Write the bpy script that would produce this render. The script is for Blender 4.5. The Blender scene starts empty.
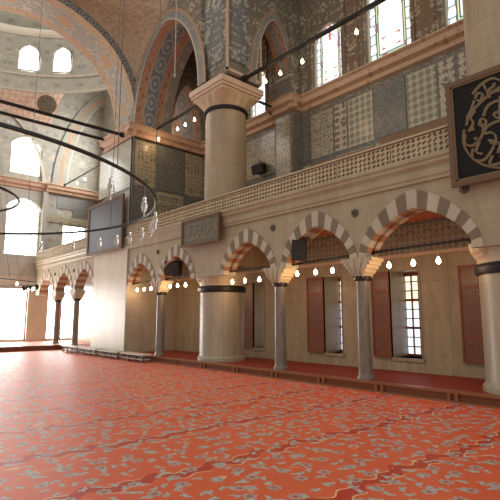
import bpy, bmesh, math, random
from mathutils import Vector
R = random.Random(7)
C = bpy.context.scene.collection
PI = math.pi
sc = bpy.context.scene

# ------------------------------------------------------------------ node helper
class S:
    def __init__(s, m, k): s.m, s.k = m, k
    def op(s, o, b=None, c=None): return s.m.math(o, s, b, c)
    def __add__(s, b): return s.op('ADD', b)
    __radd__ = __add__
    def __mul__(s, b): return s.op('MULTIPLY', b)
    __rmul__ = __mul__
    def __sub__(s, b): return s.op('SUBTRACT', b)
    def __rsub__(s, b): return s.m.math('SUBTRACT', b, s)
    def __truediv__(s, b): return s.op('DIVIDE', b)
    def __lt__(s, b): return s.op('LESS_THAN', b)
    def __gt__(s, b): return s.op('GREATER_THAN', b)
    def abs(s): return s.op('ABSOLUTE')
    def fract(s): return s.op('FRACT')
    def floor(s): return s.op('FLOOR')
    def sin(s): return s.op('SINE')
    def cos(s): return s.op('COSINE')
    def sqrt(s): return s.op('SQRT')
    def max(s, b): return s.op('MAXIMUM', b)
    def min(s, b): return s.op('MINIMUM', b)
    def near(s, c, w): return (s - c).abs() < w

class Mat:
    def __init__(s, name, rough=.7, metal=0., spec=.4):
        s.mat = bpy.data.materials.new(name); s.mat.use_nodes = True
        s.nt = s.mat.node_tree; s.b = s.nt.nodes['Principled BSDF']
        s.b.inputs['Roughness'].default_value = rough
        s.b.inputs['Metallic'].default_value = metal
        s.b.inputs['Specular IOR Level'].default_value = spec
        s._tc = None
    def node(s, t): return s.nt.nodes.new(t)
    def lk(s, v, inp):
        if isinstance(v, S): s.nt.links.new(v.k, inp)
        elif isinstance(v, (int, float)): inp.default_value = v
        elif isinstance(v, tuple): inp.default_value = v if len(v) == 4 else (*v, 1)
        else: s.nt.links.new(v, inp)
    def math(s, o, a, b=None, c=None):
        n = s.node('ShaderNodeMath'); n.operation = o
        s.lk(a, n.inputs[0])
        if b is not None: s.lk(b, n.inputs[1])
        if c is not None: s.lk(c, n.inputs[2])
        return S(s, n.outputs[0])
    def uvw(s, ax):
        n = s._tc = s._tc or s.node('ShaderNodeTexCoord')
        sp = s.node('ShaderNodeSeparateXYZ')
        s.nt.links.new(n.outputs['UV' if ax == 'uv' else 'Object'], sp.inputs[0])
        i = {'x': (1, 2), 'y': (0, 2), 'z': (0, 1), 'uv': (0, 1)}[ax]
        return S(s, sp.outputs[i[0]]), S(s, sp.outputs[i[1]])
    def vec(s, u, v, w=0.):
        n = s.node('ShaderNodeCombineXYZ'); s.lk(u, n.inputs[0]); s.lk(v, n.inputs[1]); s.lk(w, n.inputs[2])
        return n.outputs[0]
    def obj(s):
        n = s._tc = s._tc or s.node('ShaderNodeTexCoord'); return n.outputs['Object']
    def noise(s, vec, scale=1., detail=2., dist=0., dims='3D'):
        n = s.node('ShaderNodeTexNoise'); n.noise_dimensions = dims
        s.lk(vec, n.inputs['Vector']); n.inputs['Scale'].default_value = scale
        n.inputs['Detail'].default_value = detail; n.inputs['Distortion'].default_value = dist
        return S(s, n.outputs[0])
    def vor(s, vec, rand=1., feat='F1'):
        n = s.node('ShaderNodeTexVoronoi'); n.voronoi_dimensions = '2D'; n.feature = feat
        s.lk(vec, n.inputs['Vector']); n.inputs['Scale'].default_value = 1.
        n.inputs['Randomness'].default_value = rand
        return n
    def mix(s, f, a, b):
        n = s.node('ShaderNodeMix'); n.data_type = 'RGBA'
        s.lk(f, n.inputs[0]); s.lk(a, n.inputs[6]); s.lk(b, n.inputs[7])
        return n.outputs[2]
    def sep(s, k):
        n = s.node('ShaderNodeSeparateXYZ'); s.nt.links.new(k, n.inputs[0])
        return [S(s, o) for o in n.outputs]
    def motif(s, u, v, rand=.5, petals=6, size=.34, asp=1., amp=.28):
        """per-cell flower: returns (mask, core mask, ring mask, cell random)"""
        n = s.vor(s.vec(u, v), rand)
        px, py, _ = s.sep(n.outputs['Position'])
        dx = u - px; dy = (v - py) * asp
        r = (dx * dx + dy * dy).sqrt(); th = s.math('ARCTAN2', dy, dx)
        cr, cg, cb = s.sep(n.outputs['Color'])
        lim = ((th * float(petals) + cr * 6.28).cos() * amp + (1 - amp)) * size
        return r < lim, r < size * .3, r.near(size * 1.25, size * .12), cr, r, th, cg
    def vines(s, u, v, sc=1., w=.035, seed=0.):
        f = s.noise(s.vec(u, v, seed), sc, 1., .6)
        return (f * 2.).fract().near(.5, w * 2)
    def col(s, c): s.lk(c, s.b.inputs['Base Color']); return s
    def bump(s, h, st=.3, d=.02):
        n = s.node('ShaderNodeBump'); n.inputs['Strength'].default_value = st; n.inputs['Distance'].default_value = d
        s.lk(h, n.inputs['Height']); s.nt.links.new(n.outputs[0], s.b.inputs['Normal']); return s
    def emit(s, c, st):
        s.lk(c, s.b.inputs['Emission Color']); s.b.inputs['Emission Strength'].default_value = st; return s

def plain(name, c, rough=.6, metal=0., var=.12, sc=6.):
    m = Mat(name, rough, metal); n = m.noise(m.obj(), sc, 3.)
    m.col(m.mix(n, tuple(x * (1 - var) for x in c), tuple(min(1, x * (1 + var)) for x in c)))
    return m.mat

def floral(name, ax, scale, bg, flower, vine, core, mirror=0., rand=.5, petals=6, size=.33, rough=.6, vw=.035, spec=.4, ring=None):
    """painted or glazed arabesque: flowers of petals on curling vines"""
    m = Mat(name, rough, 0, spec); u, v = m.uvw(ax)
    if mirror: u = ((u / mirror).fract() - .5).abs() * mirror
    us, vs = u * scale, v * scale
    f, c, rg, cr, r, th, cg = m.motif(us, vs, rand, petals, size)
    vn = m.vines(us, vs, 1.1, vw)
    base = m.mix(m.noise(m.obj(), 3., 3.), tuple(x * .85 for x in bg), tuple(min(1, x * 1.15) for x in bg))
    k = m.mix(vn, base, vine)
    if ring: k = m.mix(rg, k, ring)
    k = m.mix(f, k, m.mix(cr > .5, flower, vine))
    k = m.mix(c, k, core)
    m.col(k); return m.mat

def stone(name, ax, c, vein, block=None, bw=.9, bh=.45, rough=.45, var=.2, jw=.008, stretch=(1.6, .5)):
    """marble or limestone, clouded and stained, with cut joints"""
    m = Mat(name, rough); u, v = m.uvw(ax)
    n = m.noise(m.vec(u * stretch[0], v * stretch[1]), 1.3, 6., 1.2)
    n2 = m.noise(m.obj(), 9., 4.)
    k = m.mix(m.math('SMOOTHSTEP', n, .35, .7) if False else n, tuple(x * (1 - var) for x in vein), tuple(min(1, x * (1 + var)) for x in c))
    k = m.mix((n2 - .45).max(0.) * .9, k, vein)
    if block:
        row = (v / bh).floor()
        if block == 'brick': fu = (u / bw + row * .37).fract()
        else: fu = (u / bw).fract()
        cell = m.node('ShaderNodeTexWhiteNoise'); cell.noise_dimensions = '2D'
        m.lk(m.vec((u / bw + row * (.37 if block == 'brick' else 0.)).floor(), row), cell.inputs['Vector'])
        k = m.mix(S(m, cell.outputs[0]) * .35, k, vein)
        j = (fu < jw / bw).max((v / bh).fract() < jw / bh)
        k = m.mix(j * .6, k, tuple(x * .45 for x in vein))
    m.col(k); return m.mat

M = {}
# --------------------------------------------------------------- carpet
def carpet():
    m = Mat('woven red carpet', .5, 0, .55); u, v = m.uvw('z')
    wob = (u * 9.0).sin() * .045 + (u * 2.1 + 1.).sin() * .04
    hook = (u * 18. + .6).sin() * .045
    ph = ((v + u * .03 + wob - 2.25) / 1.48).fract()
    q = (ph - .5) * 1.48
    band = (q + hook).abs() < .085
    edge = (q + hook).abs().near(.095, .011)
    base = m.mix(m.noise(m.obj(), 2.2, 2.), (.64, .082, .028), (.76, .128, .046))
    k = m.mix(band, base, (.49, .030, .015))
    tl = m.vines(u, v, 3.4, .013, 3.)
    k = m.mix(tl.max(edge * ((u * 9.).sin() > -.5)), k, (.80, .46, .26))
    grey = m.mix(m.noise(m.obj(), 30., 2.), (.45, .46, .42), (.35, .40, .40))
    s = 3.05
    # rosettes
    f, c, rg, cr, r, th, cg = m.motif(u * s, v * s, .5, 7, .235, 1., .14)
    k = m.mix(f * (cr > .2), k, grey)
    k = m.mix((r < .10) * (cr > .2), k, (.46, .10, .07)); k = m.mix(r.near(.15, .012) * (cr > .2), k, (.24, .22, .25))
    # tulip sprays: three thin leaves turned at random
    for off, sc_, sp in ((7.3, 4.2, .0), (2.9, 4.7, 1.)):
        n = m.vor(m.vec(u * sc_ + off, v * sc_ + off * .37), .85)
        px, py, _ = m.sep(n.outputs['Position']); c1, c2, c3 = m.sep(n.outputs['Color'])
        dx, dy = u * sc_ + off - px, v * sc_ + off * .37 - py
        a = c1 * 6.28
        lx = dx * a.cos() + dy * a.sin(); ly = dy * a.cos() - dx * a.sin()
        leaf = ((lx * lx) * 16. + (ly * ly) * 110.) < 1.
        lx2 = lx + .08; l2 = ((lx2 * lx2) * 20. + ((ly - lx2 * .9) * (ly - lx2 * .9)) * 120.) < 1.
        k = m.mix(leaf.max(l2) * (c2 > .35), k, grey)
    m.col(k)
    m.bump(m.noise(m.obj(), 55., 2.), .2, .01)
    return m.mat
M['carpet'] = carpet()
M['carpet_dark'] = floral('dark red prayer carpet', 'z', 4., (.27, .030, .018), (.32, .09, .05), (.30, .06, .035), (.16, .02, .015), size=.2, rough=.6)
M['runner'] = floral('worn pale red carpet', 'z', 4., (.45, .16, .10), (.5, .3, .22), (.45, .22, .14), (.3, .1, .07), size=.2, rough=.6)

# --------------------------------------------------------------- stone
cream, tanv = (.62, .54, .42), (.46, .37, .26)
M['facade'] = stone('pale cut limestone', 'x', (.46, .395, .275), (.31, .25, .165), 'brick', 1.15, .52, .55, .1, .006)
M['aisle'] = stone('beige marble slabs', 'x', (.46, .385, .265), (.26, .20, .13), 'stack', .92, 2.55, .35, .18, .012, (2.2, .5))
M['aisle_y'] = stone('beige marble cross slabs', 'y', (.50, .42, .31), (.32, .25, .17), 'stack', .8, 2.6, .35, .18, .012, (2.2, .5))
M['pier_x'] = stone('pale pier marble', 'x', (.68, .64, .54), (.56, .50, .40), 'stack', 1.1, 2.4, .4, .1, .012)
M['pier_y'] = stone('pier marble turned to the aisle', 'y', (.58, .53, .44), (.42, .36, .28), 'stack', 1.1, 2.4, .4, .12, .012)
M['white_stone'] = stone('white voussoir marble', 'x', (.54, .49, .39), (.40, .345, .26), None, rough=.5, var=.1)
M['grey_stone'] = stone('grey brown voussoir marble', 'x', (.22, .17, .12), (.15, .11, .075), None, rough=.5, var=.15)
M['red_stone'] = stone('red voussoir stone', 'x', (.36, .17, .10), (.27, .12, .075), None, rough=.5, var=.15)
M['granite'] = stone('grey granite', 'uv', (.24, .21, .18), (.13, .11, .095), None, rough=.3, var=.2, stretch=(8, 3))
M['drum'] = stone('honey coloured column stone', 'uv', (.46, .36, .245), (.31, .23, .15), 'brick', 1.5, .85, .4, .12, .01)
M['drumlow'] = stone('ribbed column marble', 'uv', (.44, .40, .31), (.29, .245, .18), 'stack', .42, 2.8, .35, .12, .012, (3, .5))
M['capital'] = stone('carved capital marble', 'x', (.58, .50, .37), (.42, .34, .24), None, rough=.5, var=.1)
M['capital_warm'] = stone('carved sandstone capital', 'x', (.60, .46, .30), (.40, .28, .17), None, rough=.55, var=.15)
M['lattice'] = stone('carved balustrade marble', 'x', (.52, .43, .29), (.38, .29, .18), None, rough=.5, var=.15)
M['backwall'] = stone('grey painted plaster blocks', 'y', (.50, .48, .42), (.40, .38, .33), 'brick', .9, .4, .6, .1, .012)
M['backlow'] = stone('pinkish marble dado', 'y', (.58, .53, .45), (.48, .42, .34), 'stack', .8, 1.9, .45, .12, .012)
def cornice(name, ax):
    m = Mat(name, .5); u, v = m.uvw(ax)
    n = m.noise(m.obj(), 14., 3.)
    k = m.mix(n, (.54, .36, .245), (.64, .47, .335))
    q = (u * 4.).fract() - .5; ww = (v * 4. + (u * 12.).sin() * .35).fract()
    k = m.mix(m.vines(u * 5., v * 5., 1., .06) * .55, k, (.36, .15, .08))
    m.col(k); return m.mat
M['cornice'] = cornice('pink painted cornice', 'x'); M['cornice_y'] = cornice('pink painted cornice across', 'y')
M['cornice_plain'] = plain('smooth pink stone moulding', (.60, .45, .33), .5)

# --------------------------------------------------------------- tiles and painting
G, B, W_, O = (.24, .235, .215), (.14, .16, .19), (.44, .42, .36), (.42, .25, .14)
M['tile_fine'] = floral('fine blue white tile', 'x', 7., (.42, .37, .27), (.12, .13, .13), (.13, .135, .125), (.40, .35, .24), .6, .5, 6, .30, .28, .11, .6)
M['tile_fine_y'] = floral('olive blue white tile', 'y', 6., (.44, .38, .26), (.12, .13, .12), (.13, .135, .11), (.38, .34, .24), .6, .5, 6, .30, .28, .11, .6)
M['tile_plain'] = floral('dense dark blue tile', 'x', 9., (.14, .135, .125), (.08, .09, .095), (.25, .23, .19), (.2, .17, .13), 0, .5, 4, .3, .3, .11, .6)
M['tile_plain_y'] = floral('dense slate blue tile', 'y', 9., (.15, .15, .135), (.09, .10, .10), (.26, .245, .20), (.2, .17, .13), 0, .5, 4, .3, .3, .11, .6)
M['tile_round'] = floral('white tile with round blue medallions', 'x', 4.2, (.50, .44, .31), (.14, .155, .14), (.14, .155, .14), (.30, .26, .15), 0, 0., 11, .50, .22, .01, .6)
M['tile_rose'] = floral('white tile with blue rosettes', 'x', 4.2, (.50, .44, .33), (.09, .11, .13), (.12, .12, .12), (.36, .16, .08), .62, .15, 5, .38, .22, .06, .6)
M['tile_light'] = floral('pale reflective tile', 'x', 6., (.56, .56, .48), (.30, .34, .32), (.40, .42, .38), (.5, .45, .35), .7, .4, 6, .3, .12, .04, .8)
M['tile_band'] = floral('dark interlaced tile', 'x', 6.5, (.30, .28, .23), (.08, .09, .10), (.12, .115, .10), (.36, .30, .2), .5, .1, 6, .36, .25, .07, .6)
M['tile_border'] = plain('blue grey tile border', (.17, .185, .19), .25)
M['wood_dado'] = plain('brown wooden dado', (.26, .15, .085), .5)
M['paint_grey'] = floral('grey blue arabesque painting', 'x', 3.4, (.20, .17, .13), (.38, .32, .24), (.46, .40, .31), (.36, .18, .10), 1.1, .7, 4, .2, .7, .11, ring=(.12, .125, .125))
M['paint_grey_y'] = floral('grey blue arabesque painting across', 'y', 3.4, (.20, .175, .135), (.38, .33, .25), (.46, .40, .31), (.36, .18, .10), 1.1, .7, 4, .2, .7, .11, ring=(.12, .125, .125))
M['paint_brown'] = floral('brown cream arabesque painting', 'x', 3.2, (.23, .155, .10), (.13, .105, .09), (.48, .39, .28), (.32, .15, .08), .8, .7, 4, .22, .7, .10)
M['paint_impost'] = floral('cream scrolls on grey blue', 'x', 3., (.20, .205, .205), (.36, .33, .27), (.50, .46, .37), (.36, .2, .12), 1.24, .8, 4, .2, .7, .13)
M['paint_impost_y'] = floral('cream scrolls on grey blue across', 'y', 3., (.20, .205, .205), (.36, .33, .27), (.50, .46, .37), (.36, .2, .12), 1.22, .8, 4, .2, .7, .13)
M['paint_back'] = floral('haze toned blue grey painting', 'y', 1.9, (.42, .40, .34), (.29, .31, .29), (.54, .51, .43), (.46, .29, .18), 1.8, .6, 6, .30, .7, .08)  # pale tones put the far end's haze into the paint
M['paint_back_x'] = floral('haze toned blue grey side painting', 'x', 1.9, (.42, .40, .34), (.29, .31, .29), (.54, .51, .43), (.46, .29, .18), 1.8, .6, 6, .30, .7, .08)  # same haze-lifted tones, mapped for the side wall
M['paint_uv'] = floral('pale drum painting', 'uv', 1.5, (.46, .44, .37), (.31, .33, .31), (.58, .55, .46), (.46, .28, .17), 1.4, .5, 6, .32, .7, .08)
def redlace():
    m = Mat('red lattice painting', .7); u, v = m.uvw('uv')
    f, c, rg, cr, r, th, cg = m.motif(u * 2.2, v * 2.2, .2, 4, .38)
    k = m.mix(f, (.50, .26, .16), (.56, .46, .36)); k = m.mix(rg, k, (.44, .40, .33)); k = m.mix(m.vines(u * 2, v * 2, 1., .1), k, (.50, .46, .38))
    m.col(k); return m.mat
M['paint_redlace'] = redlace()
def redvault():
    m = Mat('red painted vault', .7); u, v = m.uvw('z')
    f, c, rg, cr, r, th, cg = m.motif(u * 4., v * 4., .4, 5, .36)
    k = m.mix(m.noise(m.obj(), 2., 2.), (.40, .13, .065), (.48, .20, .11))
    k = m.mix(m.vines(u * 4., v * 4., 1., .06), k, (.50, .30, .19)); k = m.mix(f, k, (.30, .13, .085))
    m.col(k); return m.mat
M['redvault'] = redvault()
def bands(name, spec, uscale, rough=.7):
    """arch soffit: painted bands side by side across the arch; spec = [(v_end, bg, fg, kind)]"""
    m = Mat(name, rough); u, v = m.uvw('uv'); k = spec[0][1]; lo = 0.
    for hi, bg, fg, kind in spec:
        w = hi - lo; mid = (lo + hi) / 2
        q = (v - mid) / w
        uu = u * uscale
        if kind == 'circles':
            cx = uu.fract() - .5; rr = (cx * cx + q * q).sqrt()
            a = rr.near(.36, .05).max(rr < .13); pat = a.max(m.vines(uu * 4., q * 4., 1., .06) * (rr > .42))
        elif kind == 'medal':
            cx = (uu * .5).fract() - .5; rr = (cx * cx * 5. + q * q * 2.2).sqrt()
            pat = rr < .36
        elif kind == 'scroll':
            pat = m.vines(uu * 3.2, q * 2.2, 1., .11)
        elif kind == 'zig':
            pat = ((q * 2.) + (uu * 6.28).sin() * .6).near(0., .45)
        else: pat = m.vines(uu * 1.4, q * 1., 1., .08)
        cc = m.mix(m.noise(m.vec(uu, v * 3.), 1.5, 3.), tuple(x * .85 for x in bg), tuple(x * 1.15 for x in bg))
        cc = m.mix(pat, cc, fg)
        if kind == 'medal':
            cc = m.mix(m.vines(uu * 3.4, q * 4., 1., .11) * (rr > .4), cc, (.54, .50, .42))
            cc = m.mix(rr.near(.38, .025), cc, (.46, .42, .34))
        cc = m.mix(q.abs() > .46, cc, (.48, .42, .33))
        k = m.mix(v > lo, k, cc) if lo > 0 else cc
        lo = hi
    m.col(k); return m.mat
tanb = (.46, .32, .20)
M['arch_great'] = bands('great arch painted soffit', [(.2, (.52, .38, .24), (.44, .30, .18), 'scroll'), (.78, (.38, .365, .32), (.52, .34, .21), 'medal'), (1., (.53, .38, .245), (.40, .27, .17), 'scroll')], .9)
M['arch_nave'] = bands('nave arch painted soffit', [(.2, (.46, .27, .18), (.34, .12, .075), 'scroll'), (.55, (.19, .215, .25), (.42, .40, .35), 'circles'), (.74, (.45, .26, .165), (.33, .12, .075), 'scroll'), (1., (.27, .25, .215), (.38, .34, .28), 'x')], 1.2)
M['arch_cross'] = bands('cross arch painted soffit', [(.25, (.42, .24, .15), (.30, .12, .075), 'scroll'), (.7, (.24, .22, .20), (.37, .32, .26), 'circles'), (1., (.42, .22, .13), (.32, .13, .08), 'scroll')], 1.)
M['arch_face'] = bands('grey arch face band', [(.12, (.52, .46, .36), (.5, .4, .3), 'x'), (.78, (.24, .235, .22), (.38, .35, .29), 'scroll'), (1., (.42, .24, .14), (.32, .14, .08), 'x')], 1.4)
M['arch_dark'] = bands('dark scroll arch edge', [(1., (.13, .125, .135), (.36, .33, .29), 'circles')], 2.4)
M['arch_back'] = bands('haze toned apse arch band', [(.12, (.62, .59, .50), (.5, .46, .4), 'x'), (.35, (.40, .40, .35), (.54, .51, .44), 'scroll'), (.68, (.54, .36, .23), (.44, .38, .30), 'medal'), (1., (.42, .41, .36), (.54, .51, .44), 'scroll')], 1.1)  # band colours lightened to stand in for haze
def pendentive():
    m = Mat('faded brown pendentive painting', .75); u, v = m.uvw('uv')
    n = m.noise(m.vec(u * 3., v * 1.2), 1.6, 4., .8)
    k = m.mix(n, (.36, .265, .18), (.48, .38, .27))
    blotch = m.noise(m.vec(u * 8., v * 4., 4.), 1.5, 2., 1.)
    k = m.mix((blotch > .56) * .55, k, (.54, .43, .31)); k = m.mix((blotch < .42) * .6, k, (.30, .20, .13))
    m.col(k); return m.mat
M['pendentive'] = pendentive()
M['capstone'] = plain('cream plaster', (.58, .53, .43), .7)

# --------------------------------------------------------------- wood, metal, glass, boards
def shutterwood():
    m = Mat('red brown inlaid shutter wood', .3, 0, .5); u, v = m.uvw('x')
    n = m.noise(m.vec(u * 20., v * 1.5), 1., 4.)
    k = m.mix(n, (.10, .026, .012), (.20, .055, .024))
    f, c, rg, cr, r, th, cg = m.motif(u * 13., v * 13., .15, 6, .3)
    k = m.mix(rg * .6, k, (.36, .22, .12)); k = m.mix(c, k, (.50, .44, .34))
    m.col(k); return m.mat
M['shutter'] = shutterwood()
M['frame_wood'] = plain('dark red window wood', (.22, .065, .03), .4)
M['lacquer'] = plain('brown lacquered board', (.16, .055, .024), .28, 0, .25, 3.)
M['lacquer_light'] = plain('worn orange brown wood', (.26, .10, .045), .35, 0, .2)
M['panel_frame'] = plain('brown gilt frame wood', (.14, .075, .04), .45)
M['gilt'] = plain('dull gold paint', (.17, .115, .06), .6, .0)
M['gilt_dim'] = plain('faded gold paint', (.24, .20, .14), .6)
M['board_black'] = plain('black panel board', (.006, .006, .007), .85)
M['board_grey'] = plain('slate grey panel board', (.15, .145, .125), .35)
M['board_slate'] = plain('blue grey glossy panel', (.085, .09, .115), .35)
M['iron'] = plain('black iron', (.020, .018, .018), .5, .3)
M['iron_grey'] = plain('dark iron ring', (.045, .048, .048), .45, .4)
M['disc'] = plain('weathered iron disc', (.11, .085, .06), .6, .2)
M['speaker'] = plain('black speaker plastic', (.012, .012, .013), .5)
M['mesh'] = plain('dark speaker grille', (.03, .03, .03), .7)
M['wire'] = plain('thin steel wire', (.14, .13, .12), .5, .3)
M['wire_pale'] = plain('pale cord', (.42, .38, .32), .6)
M['cord'] = plain('tan lamp cord', (.42, .32, .20), .6)
M['bench_top'] = plain('pale worn bench top', (.55, .50, .44), .5)
M['bench_leg'] = plain('dark bench leg', (.10, .09, .085), .5)
def bulb():
    m = Mat('glowing bulb glass', .3); m.col((1, .85, .6)); m.emit((1., .74, .42), 26.); return m.mat
M['bulb'] = bulb()
def lampglass():
    m = Mat('clear lamp glass', .06, 0, .8); m.col((.95, .96, .97))
    m.b.inputs['Transmission Weight'].default_value = .75; m.b.inputs['IOR'].default_value = 1.4
    return m.mat
M['lampglass'] = lampglass()
def pane_white(name, c, st, ax='uv', lead=True):
    m = Mat(name, .3); u, v = m.uvw('uv')
    e = m.vor(m.vec(u * 5., v * 8.), .7, 'DISTANCE_TO_EDGE'); d = S(m, e.outputs['Distance'])
    side = (u > .72)
    vv = m.vor(m.vec(u * 7., v * 11.), .8); cr, cg, cb = m.sep(vv.outputs['Color'])
    tint = m.mix(cr, (.55, .75, .45), (.95, .9, .6))
    k = m.mix((side * (cg > .45)) * .75, c, tint)
    k = m.mix((d < .06) * side, k, (.06, .07, .06))
    m.col((.1, .1, .1)); m.emit(k if lead else c, st); return m.mat
M['pane_back'] = pane_white('sunlit leaded pane', (1., 1., 1.), 4.2)
M['pane_drum'] = pane_white('glaring drum pane', (1., 1., .98), 22., lead=False)
M['pane_door'] = pane_white('sunlit clear pane', (1., .97, .93), 18., lead=False)
def stained(name, st):
    m = Mat(name, .3); u, v = m.uvw('uv')        # u across 0..1, v up in the same unit
    h = 1.75
    du = (u - .5).abs(); e1 = (.5 - du).min(v).min(h - v)
    vb = m.vor(m.vec(u * 8., v * 5.5), .35); cr, cg, cb = m.sep(vb.outputs['Color'])
    d = S(m, m.vor(m.vec(u * 8., v * 5.5), .35, 'DISTANCE_TO_EDGE').outputs['Distance'])
    k = (1., 1., 1.)
    inb = e1 < .17
    k = m.mix(inb * (cg > .86), k, (.55, .74, .80))
    k = m.mix(inb * (d < .06), k, (.10, .16, .16))
    k = m.mix(e1.near(.205, .018), k, m.mix(cr > .5, (.70, .64, .22), (.50, .66, .42)))
    k = m.mix(e1.near(.205, .026) * (cb > .80), k, (.45, .10, .14))
    k = m.mix(e1.near(.18, .012).max(e1.near(.23, .012)), k, (.06, .08, .07))
    cv = v - .42; dd = (du * du * 9. + cv * cv * 34.).sqrt()
    box = (du < .2) * (cv.abs() < .12)
    k = m.mix(box * (dd > .74) * (du > .1), k, (.62, .10, .10)); k = m.mix(dd.near(.70, .035) * box, k, (.45, .5, .25))
    arc = ((du * du) * 6. + (v - 1.0) * (v - 1.0) * 2.).sqrt()
    k = m.mix(arc.near(.62, .016) * (v > 1.) * (du < .3), k, (.16, .26, .2)); k = m.mix(((du < .035) * (v > 1.3)), k, (.55, .12, .14))
    m.col((.08, .08, .08)); m.emit(k, st); return m.mat
M['stained'] = stained('stained glass', 1.25)
def pane_low():
    m = Mat('daylit garden pane', .2); u, v = m.uvw('x')
    n = m.noise(m.obj(), 1.6, 3.)
    k = m.mix((v < 1.45), (1., .88, .62), (.80, .87, 1.)); k = m.mix((n > .55) * .6, k, (.55, .5, .42))
    m.col((.1, .1, .1)); m.emit(k, 1.5); return m.mat
M['pane_low'] = pane_low()

# ------------------------------------------------------------------ mesh helper
class MB:
    def __init__(s): s.bm = bmesh.new(); s.uv = s.bm.loops.layers.uv.new('UVMap')
    def face(s, vs, mi=0, uvs=None):
        try: f = s.bm.faces.new(vs)
        except ValueError: return
        f.material_index = mi
        if uvs:
            for l, q in zip(f.loops, uvs): l[s.uv].uv = q
        return f
    def box(s, x0, x1, y0, y1, z0, z1, mi=0):
        v = [s.bm.verts.new((x, y, z)) for x in (x0, x1) for y in (y0, y1) for z in (z0, z1)]
        for q in ((0, 1, 3, 2), (4, 6, 7, 5), (0, 4, 5, 1), (2, 3, 7, 6), (0, 2, 6, 4), (1, 5, 7, 3)):
            s.face([v[i] for i in q], mi)
        return s
    def grid(s, f, nu, nv, uvf=None, closed=False, mi=0):
        n = nu if closed else nu + 1
        g = [[s.bm.verts.new(f(i / nu, j / nv)) for j in range(nv + 1)] for i in range(n)]
        uvf = uvf or (lambda a, b: (a, b))
        for i in range(nu):
            for j in range(nv):
                a, b = i, (i + 1) % n
                s.face([g[a][j], g[b][j], g[b][j + 1], g[a][j + 1]], mi,
                       [uvf(i / nu, j / nv), uvf((i + 1) / nu, j / nv), uvf((i + 1) / nu, (j + 1) / nv), uvf(i / nu, (j + 1) / nv)])
        return g
    def lathe(s, prof, cx=0, cy=0, n=24, cap=True, us=1.):
        L = [0.]
        for a, b in zip(prof, prof[1:]): L.append(L[-1] + math.hypot(a[0] - b[0], a[1] - b[1]))
        rings = [[s.bm.verts.new((cx + r * math.cos(2 * PI * i / n), cy + r * math.sin(2 * PI * i / n), z)) for i in range(n)] for r, z in prof]
        per = 2 * PI * max(r for r, z in prof)
        for j in range(len(prof) - 1):
            for i in range(n):
                k = (i + 1) % n
                u0, u1 = per * i / n, per * (i + 1) / n; v0, v1 = prof[j][1], prof[j + 1][1]
                s.face([rings[j][i], rings[j][k], rings[j + 1][k], rings[j + 1][i]], 0, [(u0, v0), (u1, v0), (u1, v1), (u0, v1)])
        if cap: s.face(rings[0][::-1]); s.face(rings[-1])
        return s
    def tube(s, pts, r, n=8, closed=False, flat=1.):
        P = [Vector(p) for p in pts]; m = len(P); rings = []
        for i, p in enumerate(P):
            a = P[(i - 1) % m] if (closed or i) else p; b = P[(i + 1) % m] if (closed or i < m - 1) else p
            t = (b - a).normalized(); up = Vector((0, 0, 1)) if abs(t.z) < .95 else Vector((1, 0, 0))
            e1 = t.cross(up).normalized(); e2 = e1.cross(t)
            rings.append([s.bm.verts.new(p + r * (math.cos(2 * PI * k / n) * e1 * flat + math.sin(2 * PI * k / n) * e2)) for k in range(n)])
        for i in range(m if closed else m - 1):
            A, Bq = rings[i], rings[(i + 1) % m]
            for k in range(n): s.face([A[k], A[(k + 1) % n], Bq[(k + 1) % n], Bq[k]])
        if not closed: s.face(rings[0][::-1]); s.face(rings[-1])
        return s
    def ribbon(s, pts, w, x0, x1):
        """flat pen stroke in the plane of x, thickness x0..x1, width varying like a reed pen"""
        P = [Vector((0, *p)) for p in pts]; m = len(P); rows = []
        for i, p in enumerate(P):
            t = (P[min(i + 1, m - 1)] - P[max(i - 1, 0)]).normalized(); nn = Vector((0, -t.z, t.y))
            ang = math.atan2(t.z, t.y); ww = w * (.45 + .55 * abs(math.sin(ang - .9)))
            a, b = p + nn * ww, p - nn * ww
            rows.append([s.bm.verts.new((x, q.y, q.z)) for q in (a, b) for x in (x0, x1)])
        for A, Bq in zip(rows, rows[1:]):
            for k, l in ((0, 1), (1, 3), (3, 2), (2, 0)): s.face([A[k], A[l], Bq[l], Bq[k]])
        for q in (rows[0], rows[-1]): s.face([q[0], q[1], q[3], q[2]])
        return s
    def prism(s, poly, ax, a, b, mi=0):
        mk = {'x': lambda p, t: (t, p[0], p[1]), 'y': lambda p, t: (p[0], t, p[1]), 'z': lambda p, t: (p[0], p[1], t)}[ax]
        A = [s.bm.verts.new(mk(p, a)) for p in poly]; Bv = [s.bm.verts.new(mk(p, b)) for p in poly]
        s.face(A, mi); s.face(Bv[::-1], mi)
        for i in range(len(poly)): j = (i + 1) % len(poly); s.face([A[i], Bv[i], Bv[j], A[j]], mi)
        return s
    def build(s, name, mat, parent=None, smooth=True, off=None):
        ng = [f for f in s.bm.faces if len(f.verts) > 4]
        if ng: bmesh.ops.triangulate(s.bm, faces=ng, ngon_method='EAR_CLIP')
        bmesh.ops.recalc_face_normals(s.bm, faces=s.bm.faces[:])
        o_ = off
        if o_ is None and parent is not None:
            o_ = Vector((0, 0, 0)); p = parent
            while p is not None: o_ += p.location; p = p.parent
        if o_ is not None: bmesh.ops.translate(s.bm, verts=s.bm.verts[:], vec=-Vector(o_))
        me = bpy.data.meshes.new(name); s.bm.to_mesh(me); s.bm.free()
        for k in (mat if isinstance(mat, (list, tuple)) else [mat]): me.materials.append(M[k] if isinstance(k, str) else k)
        if smooth:
            me.polygons.foreach_set('use_smooth', [True] * len(me.polygons)); me.set_sharp_from_angle(angle=math.radians(35))
        o = bpy.data.objects.new(name, me); C.objects.link(o)
        if parent is not None: o.parent = parent
        elif off is not None: o.location = off
        return o

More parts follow.
